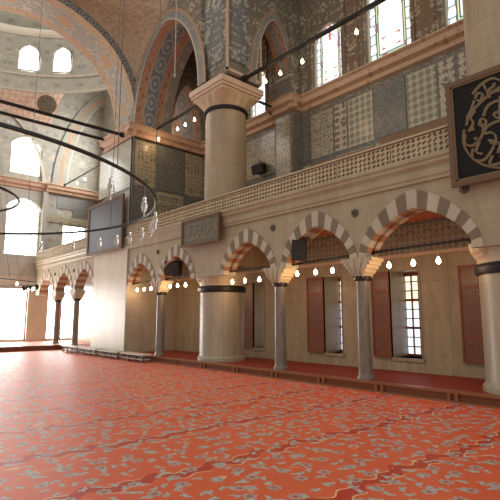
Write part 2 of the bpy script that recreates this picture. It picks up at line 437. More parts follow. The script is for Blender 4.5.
def tag(o, label=None, cat=None, group=None, kind=None):
    if label: o['label'] = label
    if cat: o['category'] = cat
    if group: o['group'] = group
    if kind: o['kind'] = kind
    return o
def thing(name, loc, label, cat, group=None, kind='thing'):
    o = bpy.data.objects.new(name, None); C.objects.link(o); o.location = loc; o.empty_display_size = .1
    return tag(o, label, cat, group, kind)
def struct(o, label, cat): return tag(o, label, cat, None, 'structure')
def copy_thing(o, loc, label):
    def rec(q, par):
        c = q.copy(); C.objects.link(c)
        if par is not None: c.parent = par
        for ch in q.children: rec(ch, c)
        return c
    c = rec(o, None); c.location = loc; c['label'] = label
    return c

def arch_pts(c, a, h, z0, n=24, pt=.30):
    """pointed arch from the +a side to the -a side"""
    out = []
    for i in range(n + 1):
        t = PI * i / n; x = math.cos(t)
        out.append((c + a * x, z0 + h * ((1 - pt) * math.sin(t) + pt * (1 - abs(x)))))
    return out

def arch_fill(mb, ax, p0, p1, pts, zt, soffit=True):
    """masonry between an arch curve and a level top, built of narrow upright slices"""
    mk = (lambda p, t: (t, *p)) if ax == 'x' else (lambda p, t: (p[0], t, p[1]))
    rows = [[mb.bm.verts.new(mk(q, t)) for q in (p, (p[0], zt)) for t in (p0, p1)] for p in pts]
    for A, B_ in zip(rows, rows[1:]):
        mb.face([A[0], B_[0], B_[2], A[2]]); mb.face([A[1], A[3], B_[3], B_[1]]); mb.face([A[2], B_[2], B_[3], A[3]])
        if soffit: mb.face([A[0], A[1], B_[1], B_[0]])

def wall_open(mb, ax, p0, p1, u0, u1, z0, z1, ops):
    """wall slab between p0 and p1 on axis ax, with openings (ua, ub, za, zb, rise)"""
    def bx(a, b, c, d):
        if b - a < 1e-4 or d - c < 1e-4: return
        if ax == 'x': mb.box(p0, p1, a, b, c, d)
        else: mb.box(a, b, p0, p1, c, d)
    u = u0
    for ua, ub, za, zb, rise in sorted(ops):
        bx(u, ua, z0, z1); bx(ua, ub, z0, za)
        if rise:
            c, a = (ua + ub) / 2, (ub - ua) / 2
            pts = arch_pts(c, a, rise, zb - rise, 16)
            arch_fill(mb, ax, p0, p1, pts, z1)
        else: bx(ua, ub, zb, z1)
        u = ub
    bx(u, u1, z0, z1)
    return mb

# =================================================================== SETTING
FX = 9.2              # nave face of the arcade
o = MB().box(-8, 13.6, -2.5, 31, -.3, -.02).build('floor', 'capstone', smooth=False); struct(o, 'stone floor under the carpets of the prayer hall', 'floor')
o = MB().box(-8, 9.1, -2.5, 24.9, -.02, 0).build('carpet', 'carpet', smooth=False)
tag(o, 'huge orange red carpet with grey flowers and darker wavy bands', 'carpet', None, 'thing')
# folds running across the carpet
for nm, pts, lab in (('carpet_fold', [(4.15, 6.62), (4.9, 6.72), (5.9, 6.82), (7.4, 7.2), (8.2, 7.5)], 'low wrinkle in the red carpet in front of the slender granite columns'),):
    m = MB()
    P = [(x, y) for x, y in pts]
    def f(u, v):
        s_ = u * (len(P) - 1); i = min(int(s_), len(P) - 2); t = s_ - i
        x = P[i][0] * (1 - t) + P[i + 1][0] * t; y = P[i][1] * (1 - t) + P[i + 1][1] * t
        return (x, y + (v - .5) * .16, .003 + .028 * math.sin(PI * v) ** 2 * math.sin(PI * u) ** .5)
    m.grid(f, 30, 8)
    q = m.build(nm, 'carpet'); tag(q, lab, 'carpet fold', None, 'thing')

# raised platform along the arcade
pl = thing('raised_platform', (9.1, 12, 0), 'low carpeted wooden platform running under the striped arches', 'platform')
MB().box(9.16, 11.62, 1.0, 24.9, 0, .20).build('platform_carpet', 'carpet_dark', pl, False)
MB().box(9.10, 9.16, 1.0, 24.9, .03, .17).build('front_board', 'lacquer', pl, False)
MB().box(9.06, 9.24, 1.0, 24.9, .17, .215).build('top_lip', 'lacquer_light', pl, False)
MB().box(9.05, 9.16, 1.0, 24.9, 0, .035).build('bottom_rail', 'lacquer_light', pl, False)
y = 2.75
while y < 15.2:
    for d in (-.075, .075):
        MB().box(9.045, 9.12, y + d - .028, y + d + .028, .03, .19).build('upright', 'lacquer_light', pl, False)
    y += 1.62
qp = thing('raised_platform', (3, 27, 0), 'low platform in front of the bright windows at the far end', 'platform')
MB().box(-8, 11.55, 24.96, 29.9, 0, .22).build('platform_carpet', 'runner', qp, False)
MB().box(-8, 9.2, 24.9, 24.96, 0, .23).build('front_board', 'lacquer', qp, False)

# aisle wall with windows
AX = 11.6
ops = [(8.85, 9.50, .55, 2.88, 0), (6.30, 7.16, .55, 2.88, 0), (12.3, 12.8, .55, 2.88, 0)]
m = wall_open(MB(), 'x', AX, 12.7, -2.5, 30, 0, 3.3, ops); w = m.build('wall_right', 'aisle', smooth=False)
struct(w, 'beige marble wall with shuttered windows behind the arcade', 'wall')
MB().box(AX - .05, AX, -2.5, 18, .2, .42).build('plinth', 'aisle', w, False)
MB().box(AX - .06, AX, -2.5, 18.05, 3.24, 3.33).build('string_course', 'cornice_plain', w, False)
MB().box(AX - .02, 12.7, -2.5, 30, 3.3, 4.5).build('tile_band', 'tile_band', w, False)
MB().box(AX - .05, AX, -2.5, 18.05, 4.07, 4.14).build('tile_border', 'tile_border', w, False)
# aisle vault and gallery floor
m = MB(); m.grid(lambda u, v: (9.62 + (AX - 9.62) * u, -2.5 + 32.5 * v, 4.14 + .30 * math.sin(PI * u) ** .7), 16, 4)
m.box(9.3, 13.4, -2.5, 30, 4.46, 4.9)
w = m.build('ceiling_aisle', 'redvault'); struct(w, 'red painted vault over the aisle behind the arches', 'ceiling')

# lower windows: shutters, reveal, grille
def low_window(name, label, y0, y1, shy, open_=True, wl=None):
    t = thing(name, (AX, (y0 + y1) / 2, .55), label, 'window', None, 'structure')
    z0, z1 = .55, 2.88
    if open_:
        MB().box(12.36, 12.42, y0, y1, z0, z1).build('pane', 'pane_low', t, False)
        fr = MB(); wy0, wy1 = y0 - .0, y1 + .25
        fr.box(12.25, 12.36, y1 - .0, y1 + .04, z0, z1).box(12.25, 12.36, y0, y0 + .05, z0, z1).box(12.25, 12.36, y0, y1, z0, z0 + .06).box(12.25, 12.36, y0, y1, z1 - .1, z1)
        fr.build('window_frame', 'frame_wood', t, False)
        g = MB(); n = 9
        for i in range(1, n): zz = z0 + (z1 - z0) * i / n; g.box(12.29, 12.33, y0, y1, zz - .014 - (.02 if i % 3 == 0 else 0), zz + .014 + (.02 if i % 3 == 0 else 0))
        k = max(2, round((y1 - y0) / .2))
        for i in range(1, k): yy = y0 + (y1 - y0) * i / k; g.box(12.28, 12.34, yy - .014, yy + .014, z0, z1)
        g.build('window_grille', 'frame_wood', t, False)
        MB().box(AX - .06, 12.36, y0 - .03, y1 + .03, z0 - .09, z0).build('window_sill', 'aisle', t, False)
        MB().box(AX - .03, 12.3, y0, y0 + .02, z0, z1).box(AX - .03, 12.3, y1 - .02, y1, z0, z1).build('reveal', 'aisle_y', t, False)
    for a, b in shy:
        s_ = MB(); s_.box(AX - .07, AX - .012, a, b, z0 - .02, z1)
        sh = s_.build('shutter', 'shutter', t, False)
        f = MB(); e = .045
        for q in ((a, a + e, z0 - .02, z1), (b - e, b, z0 - .02, z1)): f.box(AX - .09, AX - .01, *q)
        for zz in (z0 - .02, 1.1, 2.3, z1 - .09): f.box(AX - .085, AX - .01, a, b, zz, zz + .09)
        f.build('shutter_frame', 'frame_wood', sh, False)
    return t
low_window('window_1', 'tall aisle window with one red shutter, between the two slender granite columns', 8.85, 9.50, [(9.52, 10.2)])
low_window('window_2', 'tall aisle window with wide grille and red shutter, under the rightmost arch', 6.30, 7.16, [(7.18, 7.76)])
low_window('window_3', 'closed dark red carved shutters beside the right round pillar', 4.0, 5.3, [(4.58, 5.24), (3.90, 4.56)], False)
low_window('window_4', 'red shuttered aisle window half hidden behind the slender column left of the speaker', 12.3, 12.8, [(12.82, 13.55)])

# arcade facade ------------------------------------------------------------
FT = .46
def facade(name, y0, y1, arches, label, zt=4.48):
    """arches: list of (centre, half span, rise)"""
    Z0 = 2.95
    m = MB(); yy = y0
    for c, a, h in sorted(arches):
        m.box(FX, FX + FT, yy, c - a, Z0, zt); arch_fill(m, 'x', FX, FX + FT, arch_pts(c, a, h, Z0, 24), zt, False); yy = c + a
    m.box(FX, FX + FT, yy, y1, Z0, zt)
    w = struct(m.build(name, 'facade', smooth=False), label, 'wall')
    for c, a, h in arches:
        v = MB(); n = 85; inn = arch_pts(c, a, h, Z0, n); out = arch_pts(c, a + .205, h + .42, Z0, n)
        k = 17
        for i in range(n):
            mi = int(i * k / n) % 2
            q = [inn[i], inn[i + 1], out[i + 1], out[i]]
            A = [v.bm.verts.new((FX - .025, *p)) for p in q]; Bq = [v.bm.verts.new((FX + FT + .01, *p)) for p in q]
            v.face(A, mi); v.face([Bq[0], Bq[1], Bq[2], Bq[3]], mi)
            v.face([A[0], Bq[0], Bq[1], A[1]], mi * 2); v.face([A[3], A[2], Bq[2], Bq[3]], mi)
        v.build('striped_arch', ['white_stone', 'grey_stone', 'red_stone'], w, False)
    return w
near = [(5.08, 1.22, 1.0), (7.80, 1.06, 1.0), (10.52, 1.06, .92)]
mid = [(14.40, 1.0, .88), (17.0, .98, .84)]
far = [(22.62, 1.1, 1.05), (25.3, 1.1, 1.05), (27.98, 1.1, 1.05)]
facade('wall_arcade', -2.5, 13.38, near, 'pale stone arcade wall with three striped pointed arches on the right')
facade('wall_arcade_middle', 13.38, 18.05, mid, 'stone arcade wall with two narrow striped arches between pillar and pier')
facade('wall_arcade_far', 21.36, 29.9, far, 'sunlit far arcade wall with three small striped arches')

# stone mouldings below the balustrades
def mould(name, y0, y1, label):
    pf = [(FX + .02, 4.44), (FX - .06, 4.46), (FX - .06, 4.52), (FX - .09, 4.56), (FX - .09, 4.72), (FX - .16, 4.80), (FX - .16, 4.86), (FX - .2, 4.9), (FX - .2, 4.97), (FX + .3, 4.97), (FX + .3, 4.44)]
    m = MB(); m.prism(pf, 'y', y0, y1)
    return struct(m.build(name, 'facade', smooth=False), label, 'trim')
mould('trim_1', -2.5, 18.05, 'stone moulding between the striped arches and the pierced balustrade')
mould('trim_2', 21.36, 29.9, 'stone moulding over the small far arches')

# pierced balustrade panels
def lattice_mesh(L, h, x0, x1):
    m = MB(); nz = 4; ny = max(1, round(L / (h / nz) / 1.1)); cy, cz = L / ny, h / nz
    for i in range(ny):
        for j in range(nz):
            y0, z0 = i * cy, j * cz; c = (y0 + cy / 2, z0 + cz / 2)
            k = 16; od = R.random() < .4; ph_ = R.choice((.8, 2.3, 1.57, 0., 3.9))
            rows = []
            for q in range(k):
                t = 2 * PI * q / k; ct, st = math.cos(t), math.sin(t)
                mx = max(abs(ct), abs(st)); o_ = (c[0] + cy / 2 * ct / mx, c[1] + cz / 2 * st / mx)
                if od: r = (.36 + .09 * math.cos(4 * t))
                else: r = (.36 + .10 * math.cos(2 * t + ph_) + .03 * math.cos(6 * t))
                i_ = (c[0] + cy * r * ct, c[1] + cz * r * st)
                rows.append([m.bm.verts.new((x, *p)) for p in (o_, i_) for x in (x0, x1)])
            for q in range(k):
                A, Bq = rows[q], rows[(q + 1) % k]
                m.face([A[0], A[2], Bq[2], Bq[0]]); m.face([A[1], Bq[1], Bq[3], A[3]]); m.face([A[2], A[3], Bq[3], Bq[2]])
    return m
def balustrade(y0, y1, n, label):
    t = thing('pierced_balustrade', (FX - .1, y0, 4.97), label, 'balustrade')
    L = (y1 - y0) / n
    for i in range(n):
        m = lattice_mesh(L - .02, .45, -.035, .035); o = m.build('lattice_panel', 'lattice', t, False, off=(0, 0, 0)); o.location = (0, i * L + .01, .015)
    MB().box(FX - .17, FX - .03, y0, y1, 5.455, 5.50).build('top_rail', 'lattice', t, False)
    MB().box(FX - .16, FX - .04, y0, y1, 4.97, 5.005).build('bottom_rail', 'lattice', t, False)
balustrade(-.5, 11.44, 8, 'carved openwork balustrade along the gallery right of the tall round column')
balustrade(11.46, 17.98, 4, 'carved openwork balustrade between the tall column and the tiled pier')
balustrade(21.4, 29.8, 5, 'pale openwork balustrade over the small far arches')

# gallery back wall ---------------------------------------------------------
GX = 13.0
gops = [(9.62, 11.02, 10.02, 12.72, .7), (6.9, 8.62, 10.02, 13.4, .85), (4.0, 5.88, 10.02, 13.4, .85), (13.62, 14.75, 10.02, 12.4, .6)]
m = wall_open(MB(), 'x', GX, GX + .9, -2.5, 30, 9.3, 15.6, gops)
gw = m.build('wall_gallery', 'paint_grey', smooth=False); struct(gw, 'painted upper gallery wall with stained glass windows', 'wall')
MB().box(GX, GX + .9, -2.5, 30, 4.9, 9.3).build('wall_base', 'tile_plain', gw, False)
tp = [(-2.5, 5.5, 'tile_rose'), (5.62, 6.10, 'tile_rose'), (6.18, 7.15, 'tile_round'), (7.22, 8.36, 'tile_plain'), (8.42, 9.42, 'tile_round'), (9.5, 10.02, 'tile_rose'), (10.1, 11.14, 'tile_fine'), (11.2, 11.6, 'tile_plain'), (12.5, 15.3, 'tile_fine'), (15.4, 16.6, 'tile_plain'), (16.7, 18.0, 'tile_fine')]
for a, b, k in tp: MB().box(GX - .02, GX, a, b, 7.45, 9.2).build('tile_panel', k, gw, False)
for a, b, k in tp: MB().box(GX - .02, GX, a, b, 6.2, 7.3).build('tile_panel', 'tile_fine' if k != 'tile_fine' else 'tile_plain', gw, False)
MB().box(GX - .05, GX, 8.4, 11.0, 6.7, 7.25).box(GX - .05, GX, 5.6, 8.2, 6.95, 7.42).build('wooden_dado', 'wood_dado', gw, False)
pm = MB()
for ya, yb in ((11.02, 11.14), (9.44, 9.62), (8.62, 8.74), (6.78, 6.9), (5.88, 6.0), (13.5, 13.62)): pm.box(GX - .05, GX, ya, yb, 9.95, 14)
pm.build('window_border', 'paint_brown', gw, False)
MB().box(GX - .03, GX, 8.9, 9.32, 9.95, 14.).box(GX - .03, GX, 6.12, 6.68, 9.95, 14.).build('painted_panel', 'paint_brown', gw, False)

def corn_prof(z, d):
    return [(0, z - .44), (-.10 * d, z - .42), (-.12 * d, z - .28), (-.3 * d, z - .22), (-.34 * d, z - .05), (-.42 * d, z), (0, z)]
def cornice_x(name, x, y0, y1, label, z=9.9, mat='cornice'):
    m = MB(); m.prism([(x + a, b) for a, b in corn_prof(z, 1)] , 'y', y0, y1); m.box(x - .44, x, y0, y1, z, z + .05)
    return struct(m.build(name, mat, smooth=False), label, 'trim')
def cornice_y(name, y, x0, x1, label, z=9.9, mat='cornice_y'):
    m = MB(); m.prism([(y + a, b) for a, b in corn_prof(z, 1)], 'x', x0, x1); m.box(x0, x1, y - .44, y, z, z + .05)
    return struct(m.build(name, mat, smooth=False), label, 'trim')
cornice_x('trim_3', GX, -2.5, 11.6, 'pink painted cornice under the stained glass windows of the gallery')
cornice_x('trim_4', GX, 12.5, 18.05, 'pink painted cornice behind the tall round column')

# pilaster on gallery wall, cross arch to the tall column
PX = 12.42
m = MB().box(PX, GX, 11.6, 12.5, 4.9, 15.6); pw = m.build('wall_pilaster', 'paint_grey_y', smooth=False); struct(pw, 'tiled pilaster on the gallery wall beside the stained glass windows', 'wall')
MB().box(PX - .02, PX, 11.68, 12.42, 6.2, 9.3).build('tile_panel', 'tile_fine', pw, False)
MB().box(PX + .06, GX - .04, 11.58, 11.6, 6.2, 9.3).build('tile_panel', 'tile_plain_y', pw, False)
m = MB(); m.prism([(PX + a, b) for a, b in corn_prof(9.9, 1)], 'y', 11.3, 12.6); m.prism([(11.6 + a, b) for a, b in corn_prof(9.9, 1)], 'x', PX - .2, GX)
struct(m.build('trim_5', 'cornice', smooth=False), 'pink cornice stepping around the gallery pilaster', 'trim')

def arch_wall(name, ax, p0, p1, u0, u1, c, a, rise, zs, zt, mats, label, band=.42, proud=-.02):
    """wall with one arched opening: wall mesh, soffit with painted bands, face band"""
    pts = arch_pts(c, a, rise, zs, 40, .12)
    mk = (lambda p, t: (t, *p)) if ax == 'x' else (lambda p, t: (p[0], t, p[1]))
    m = MB()
    for ua, ub in ((u0, c - a), (c + a, u1)):
        if ax == 'x': m.box(p0, p1, ua, ub, zs, zt)
        else: m.box(ua, ub, p0, p1, zs, zt)
    arch_fill(m, ax, p0, p1, pts, zt, False); w = struct(m.build(name, mats[0], smooth=False), label, 'wall')
    n = 40; L = [0.]
    for p, q in zip(pts, pts[1:]): L.append(L[-1] + math.hypot(p[0] - q[0], p[1] - q[1]))
    inn = arch_pts(c, a - .015, rise - .015, zs, 40, .12)
    s_ = MB(); s_.grid(lambda u, v: mk(inn[round(u * n)], p0 + (p1 - p0) * v), n, 8, lambda u, v: (L[round(u * n)], v)); s_.build('arch_soffit', mats[1], w)
    out = arch_pts(c, a + band, rise + band, zs, 40, .12)
    f = MB(); f.grid(lambda u, v: mk(tuple(pts[round(u * n)][i] * (1 - v) + out[round(u * n)][i] * v for i in (0, 1)), p0 + proud), n, 3, lambda u, v: (L[round(u * n)], v)); f.build('arch_face_band', mats[2], w)
    return w
arch_wall('wall_cross_arch', 'y', 11.7, 12.4, 10.3, 13.0, 11.62, .92, 2.9, 9.9, 15.6, ['paint_grey_y', 'arch_cross', 'arch_face'], 'painted cross arch from the tall column to the gallery wall', .36)
arch_wall('wall_nave_arch', 'x', FX + .02, 11.0, 13.1, 18.6, 15.58, 2.36, 3.75, 9.9, 18, ['paint_grey', 'arch_nave', 'arch_face'], 'tall painted arch between the tiled pier and the round column', .5)
# painted pier block over the tall columns
for nm, yc, lab in (('wall_impost', 12.65, 'painted square block rising over the tall round column'), ('wall_impost_right', 3.35, 'painted block over the round column at the right edge')):
    m = MB().box(9.42, 11.0, yc - .86, yc + .86, 9.95, 17); ib = struct(m.build(nm, 'paint_grey', smooth=False), lab, 'wall')
    MB().box(9.40, 9.42, yc - .62, yc + .62, 10.5, 17).build('painted_panel', 'paint_impost', ib, False)
    MB().box(9.6, 10.82, yc - .88, yc - .86, 10.5, 17).build('painted_panel', 'paint_impost_y', ib, False)
    b = MB()
    for q in ((9.38, 9.46), (10.94, 11.02)): b.box(q[0], q[1], yc - .9, yc - .85, 10.0, 17)
    b.box(9.38, 11.0, yc - .9, yc - .85, 10.02, 10.12); b.build('red_border', 'cornice_plain', ib, False)
m = MB().box(9.4, 13.9, -2.5, 20.4, 15.6, 15.9); struct(m.build('gallery_shade_slab', 'paint_brown', smooth=False), 'unseen ceiling slab added to darken the gallery', 'ceiling')  # unseen slab added to keep skylight out of the gallery

# left pier -----------------------------------------------------------------
PY = 18.05
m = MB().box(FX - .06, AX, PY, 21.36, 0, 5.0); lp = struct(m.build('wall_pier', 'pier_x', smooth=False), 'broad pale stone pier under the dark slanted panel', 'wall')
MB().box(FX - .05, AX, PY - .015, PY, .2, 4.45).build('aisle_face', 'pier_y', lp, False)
MB().box(FX, GX, PY, 20.6, 4.97, 9.5).build('upper_block', 'tile_plain_y', lp, False)
MB().box(FX - .02, FX, PY + .1, 21.3, 7.2, 9.4).box(FX - .02, FX, PY + .1, 21.3, 5.1, 7.05).build('tile_panel', 'tile_light', lp, False)
for a, b, k in ((FX + .12, 10.35, 'tile_fine_y'), (10.45, 11.85, 'tile_plain_y'), (11.95, 12.95, 'tile_fine_y')):
    MB().box(a, b, PY - .02, PY, 7.3, 9.35).build('tile_panel', k, lp, False)
for a, b, k in ((FX + .12, 10.35, 'tile_plain_y'), (10.45, 11.85, 'tile_fine_y'), (11.95, 12.95, 'tile_plain_y')):
    MB().box(a, b, PY - .02, PY, 5.0, 7.2).build('tile_panel', k, lp, False)
MB().box(FX, FX + .08, PY - .03, PY + .08, 4.97, 9.45).build('corner_strip', 'tile_border', lp, False)
m = MB(); m.prism([(FX + a, b) for a, b in corn_prof(9.9, 1)], 'y', PY - .35, 20.8); m.prism([(PY + a, b) for a, b in corn_prof(9.9, 1)], 'x', FX - .35, GX)
m.box(FX, GX, PY, 20.6, 9.4, 9.9)
struct(m.build('trim_6', 'cornice_y', smooth=False), 'pink cornice capping the tiled pier', 'trim')
arch_wall('wall_pier_arch', 'y', PY + .02, 20.4, 11.0, GX, 12.0, .85, 2.9, 9.9, 15.6, ['paint_grey_y', 'arch_cross', 'arch_face'], 'dim painted arch above the tiled pier seen through the tall arch', .3)
MB().box(FX + .1, 10.98, PY + .6, 20.0, 9.9, 16).build('wall_pier_core', 'paint_grey_y', smooth=False)
struct(bpy.data.objects['wall_pier_core'], 'painted core of the pier behind the pendentive', 'wall')

# great arch of the apse --------------------------------------------------
GA = [(9.2, 9.9), (9.22, 10.6), (9.13, 11.3), (8.9, 12.0), (8.45, 12.75), (7.85, 13.35), (7.1, 13.8), (6.2, 14.12), (5.2, 14.25), (4.2, 14.12), (3.3, 13.8), (2.55, 13.35), (1.95, 12.75), (1.5, 12.0), (1.27, 11.3), (1.18, 10.6), (1.2, 9.9)]
def resample(P, n):
    L = [0.]
    for p, q in zip(P, P[1:]): L.append(L[-1] + math.dist(p, q))
    out = []
    for i in range(n + 1):
        s_ = L[-1] * i / n; k = 0
        while k < len(P) - 2 and L[k + 1] < s_: k += 1
        t = (s_ - L[k]) / max(1e-9, L[k + 1] - L[k]); out.append(tuple(a * (1 - t) + b * t for a, b in zip(P[k], P[k + 1])))
    return out, L[-1]
def catmull(P, k=6):
    out = []
    for i in range(len(P) - 1):
        p0, p1, p2, p3 = P[max(i - 1, 0)], P[i], P[i + 1], P[min(i + 2, len(P) - 1)]
        for j in range(k):
            t = j / k
            out.append(tuple(.5 * (2 * b + (c - a) * t + (2 * a - 5 * b + 4 * c - d) * t * t + (3 * b - a - 3 * c + d) * t ** 3) for a, b, c, d in zip(p0, p1, p2, p3)))
    return out + [P[-1]]
ga, gl = resample(catmull(GA), 64)
def offs(P, d):
    out = []
    for i, p in enumerate(P):
        a, b = P[max(i - 1, 0)], P[min(i + 1, len(P) - 1)]; t = (b[0] - a[0], b[1] - a[1]); l = math.hypot(*t)
        out.append((p[0] + t[1] / l * d, p[1] - t[0] / l * d))
    return out
go = offs(ga, .34)
if go[32][1] < ga[32][1]: go = offs(ga, -.34)
m = MB(); m.grid(lambda u, v: (ga[round(u * 64)][0], PY + 1.95 * v, ga[round(u * 64)][1]), 64, 8, lambda u, v: (u * gl, v))
w = struct(m.build('wall_great_arch', 'arch_great'), 'great painted arch with ochre medallions framing the apse', 'wall')
m = MB(); m.grid(lambda u, v: (ga[round(u * 64)][0] * (1 - v) + go[round(u * 64)][0] * v, PY - .01, ga[round(u * 64)][1] * (1 - v) + go[round(u * 64)][1] * v), 64, 2, lambda u, v: (u * gl, v))
m.build('dark_scroll_edge', 'arch_dark', w)
# outer back of the arch (seen from the apse side)
ob = offs(ga, .9)
if ob[32][1] < ga[32][1]: ob = offs(ga, -.9)
m = MB(); m.grid(lambda u, v: (ga[round(u * 64)][0] * (1 - v) + ob[round(u * 64)][0] * v, PY + 1.95, ga[round(u * 64)][1] * (1 - v) + ob[round(u * 64)][1] * v), 64, 2, lambda u, v: (u * gl, v))
m.build('rear_face', 'arch_back', w)

# pendentive between great arch and nave arch
ne = [p for p in arch_pts(15.58, 2.36 + .5, 3.75 + .5, 9.9, 60, .12) if p[0] < PY and p[0] > 15.5]
Rc = [(PY, ne[0][1] - .05)] + ne + [(15.3, 14.5), (15.0, 15.0), (14.6, 15.7), (14.2, 16.6), (13.8, 17.6)]
gstart = [p for p in go[:33] if p[1] > Rc[0][1] - .05]
Lc = [(FX + .02, Rc[0][1] - .02)] + gstart + [(4.4, 15.3), (3.2, 16.2), (2.2, 17.2)]
Lr, _ = resample(Lc, 40); Rr, _ = resample(Rc, 40)
def pf(u, v):
    i = round(u * 40); a = Vector((Lr[i][0], PY - .005, Lr[i][1])); b = Vector((FX - .005, Rr[i][0], Rr[i][1]))
    p = a.lerp(b, v); k = math.sin(PI * v) * min(1., (a - b).length / 4) * .35
    return p + Vector((.7, .7, .25)) * k
m = MB(); m.grid(pf, 40, 14, lambda u, v: (u * 4, v * 3)); struct(m.build('ceiling_pendentive', 'pendentive'), 'faded brown painted pendentive between the two painted arches', 'ceiling')

# far end --------------------------------------------------------------------
BY = 30.0
bops = [(5.9, 8.85, .3, 3.3, 0), (10.0, 11.75, .3, 3.6, 0), (7.3, 9.28, 5.3, 8.85, .7), (7.3, 9.15, 10.3, 12.75, .7), (10.65, 12.2, 6.2, 7.45, 0), (2.2, 5.2, .3, 3.3, 0), (3.6, 5.6, 5.3, 8.85, .7), (3.6, 5.45, 10.3, 12.75, .7)]
m = MB()
# stack of wall strips so that openings one above another work
for z0, z1, mt in ((0, 4.2, 0), (4.2, 9.4, 0), (9.4, 15.4, 0)):
    wall_open(m, 'y', BY, BY + .6, -9, 14, z0, z1, [q for q in bops if z0 <= q[2] < z1])
bw = struct(m.build('wall_back', 'paint_back', smooth=False), 'hazy painted end wall with blown out windows', 'wall')
mm = MB(); wall_open(mm, 'y', BY - .03, BY, -9, 14, .2, 4.1, [q for q in bops if q[2] < 1]); mm.build('marble_dado', 'backlow', bw, False)
mm = MB(); wall_open(mm, 'y', BY - .02, BY, -9, 9.3, 4.15, 9.38, [q for q in bops if 4 < q[2] < 9 and q[1] < 9.4]); mm.build('plaster_blocks', 'backwall', bw, False)
MB().box(9.3, 9.55, BY - .25, BY, 4.2, 9.4).build('pilaster_strip', 'backwall', bw, False)
MB().box(10.2, 12.9, BY - .03, BY, 8.5, 9.3).box(11.2, 12.6, BY - .04, BY, 8.0, 9.0).build('tile_panel', 'tile_plain_y', bw, False)
MB().box(9.6, 12.9, BY - .05, BY, 7.55, 8.0).build('tile_frieze', 'tile_fine_y', bw, False)
cornice_y('trim_7', BY, -9, 9.4, 'pink cornice across the end wall below its upper window', 9.85)
cornice_y('trim_8', BY - .2, 9.4, GX, 'pink cornice at the end of the gallery behind the hanging bulbs', 9.85)
def back_window(n, label, q, mat, leads=0):
    ua, ub, za, zb, rise = q
    t = thing('window_%d' % n, ((ua + ub) / 2, BY, za), label, 'window', None, 'structure')
    W = ub - ua
    m = MB(); m.grid(lambda u, v: (ua + W * u, BY + .28, za + (zb - za) * v), 1, 1); m.build('pane', mat, t, False)
    f = MB(); z1 = zb - rise
    f.box(ua, ua + .07, BY + .1, BY + .26, za, z1).box(ub - .07, ub, BY + .1, BY + .26, za, z1).box(ua, ub, BY + .1, BY + .26, za, za + .07)
    if leads:
        for i in range(1, leads): f.box(ua + W * i / leads - .05, ua + W * i / leads + .05, BY + .1, BY + .2, za, z1)
    f.build('window_frame', 'frame_wood' if leads else 'backwall', t, False)
back_window(5, 'large blown out ground window at the far left', bops[0], 'pane_door', 1)
back_window(6, 'bright window seen through the small far arches', bops[1], 'pane_door', 2)
back_window(7, 'arched window below the end wall cornice', bops[2], 'pane_back')
back_window(8, 'arched window above the end wall cornice', bops[3], 'pane_back')
back_window(9, 'square bright window above the far balustrade', bops[4], 'pane_door')
back_window(10, 'ground window farther left on the end wall', bops[5], 'pane_door', 1)
back_window(11, 'middle window farther left on the end wall', bops[6], 'pane_back')
back_window(12, 'upper window farther left on the end wall', bops[7], 'pane_back')
# wall arches painted on the end wall
def rib(name, c, a, h, zs, wd, y_, mat, label, uvs=1.):
    m = MB(); i_ = arch_pts(c, a, h, zs, 40); o_ = arch_pts(c, a + wd, h + wd, zs, 40)
    m.grid(lambda u, v: (i_[round(u * 40)][0] * (1 - v) + o_[round(u * 40)][0] * v, y_ - .12 * (1 - v), i_[round(u * 40)][1] * (1 - v) + o_[round(u * 40)][1] * v), 40, 3, lambda u, v: (u * a * 3.4, v))
    return struct(m.build(name, mat), label, 'trim')
rib('trim_9', 7.0, 2.2, 4.0, 9.9, .22, BY - .02, 'arch_back', 'thin painted arch around the upper end window')
rib('trim_10', 12.75, 2.0, 6.2, 9.9, .95, BY - .08, 'arch_back', 'wide painted arch band on the end wall beside the pier', .8)
MB().box(9.6, 13.3, BY - .02, BY + .6, 15.3, 20).build('upper_wall', 'paint_back', bw, False)
# drum and semi-dome
ac, ay, ar = 3.5, 21., 8.7
def cyl(th, z, r=ar): return (ac + r * math.sin(th), ay + r * math.cos(th), z)
T0, T1 = -1.2, 1.38
m = MB(); m.grid(lambda u, v: (*cyl(T0 + (T1 - T0) * u, 0)[:2], 15.0 + 3.7 * v), 60, 6, lambda u, v: (u * 22, v * 5))
dr = struct(m.build('wall_drum', 'paint_uv'), 'pale painted drum of the semi dome with small bright windows', 'wall')
m = MB(); m.grid(lambda u, v: (*cyl(T0 + (T1 - T0) * u, 0, ar - .08 - .3 * v)[:2], 18.55 + .35 * v), 60, 2); m.build('cream_cornice', 'capstone', dr)
m = MB(); m.grid(lambda u, v: (*cyl(T0 + (T1 - T0) * u, 0, ar - .1)[:2], 15.0 + .12 * v), 60, 1); m.build('lower_moulding', 'capstone', dr)
m = MB(); m.grid(lambda u, v: (*cyl(T0 + (T1 - T0) * u, 0, ar - .09)[:2], 16.0 + .14 * v), 60, 1); m.build('sill_moulding', 'capstone', dr)
m = MB(); m.grid(lambda u, v: (*cyl(T0 + (T1 - T0) * u, 0, ar * math.cos(PI / 2 * v * .98))[:2], 18.7 + ar * math.sin(PI / 2 * v * .98)), 60, 16, lambda u, v: (u * 22, v * 14))
struct(m.build('ceiling_apse', 'paint_uv'), 'painted semi dome over the apse', 'ceiling')
m = MB()
def penf(u, v):
    th = T0 + (.74 - T0) * u; a = Vector((ac + 8.9 * math.sin(th), BY - .02, 13.7)); b = Vector(cyl(th, 15.02))
    return a.lerp(b, v) + Vector((0, .35 * math.sin(PI * v), 0))
m.grid(penf, 60, 8, lambda u, v: (u * 22, v * 3)); struct(m.build('ceiling_squinch', 'paint_redlace'), 'red painted zone between end wall and drum', 'ceiling')
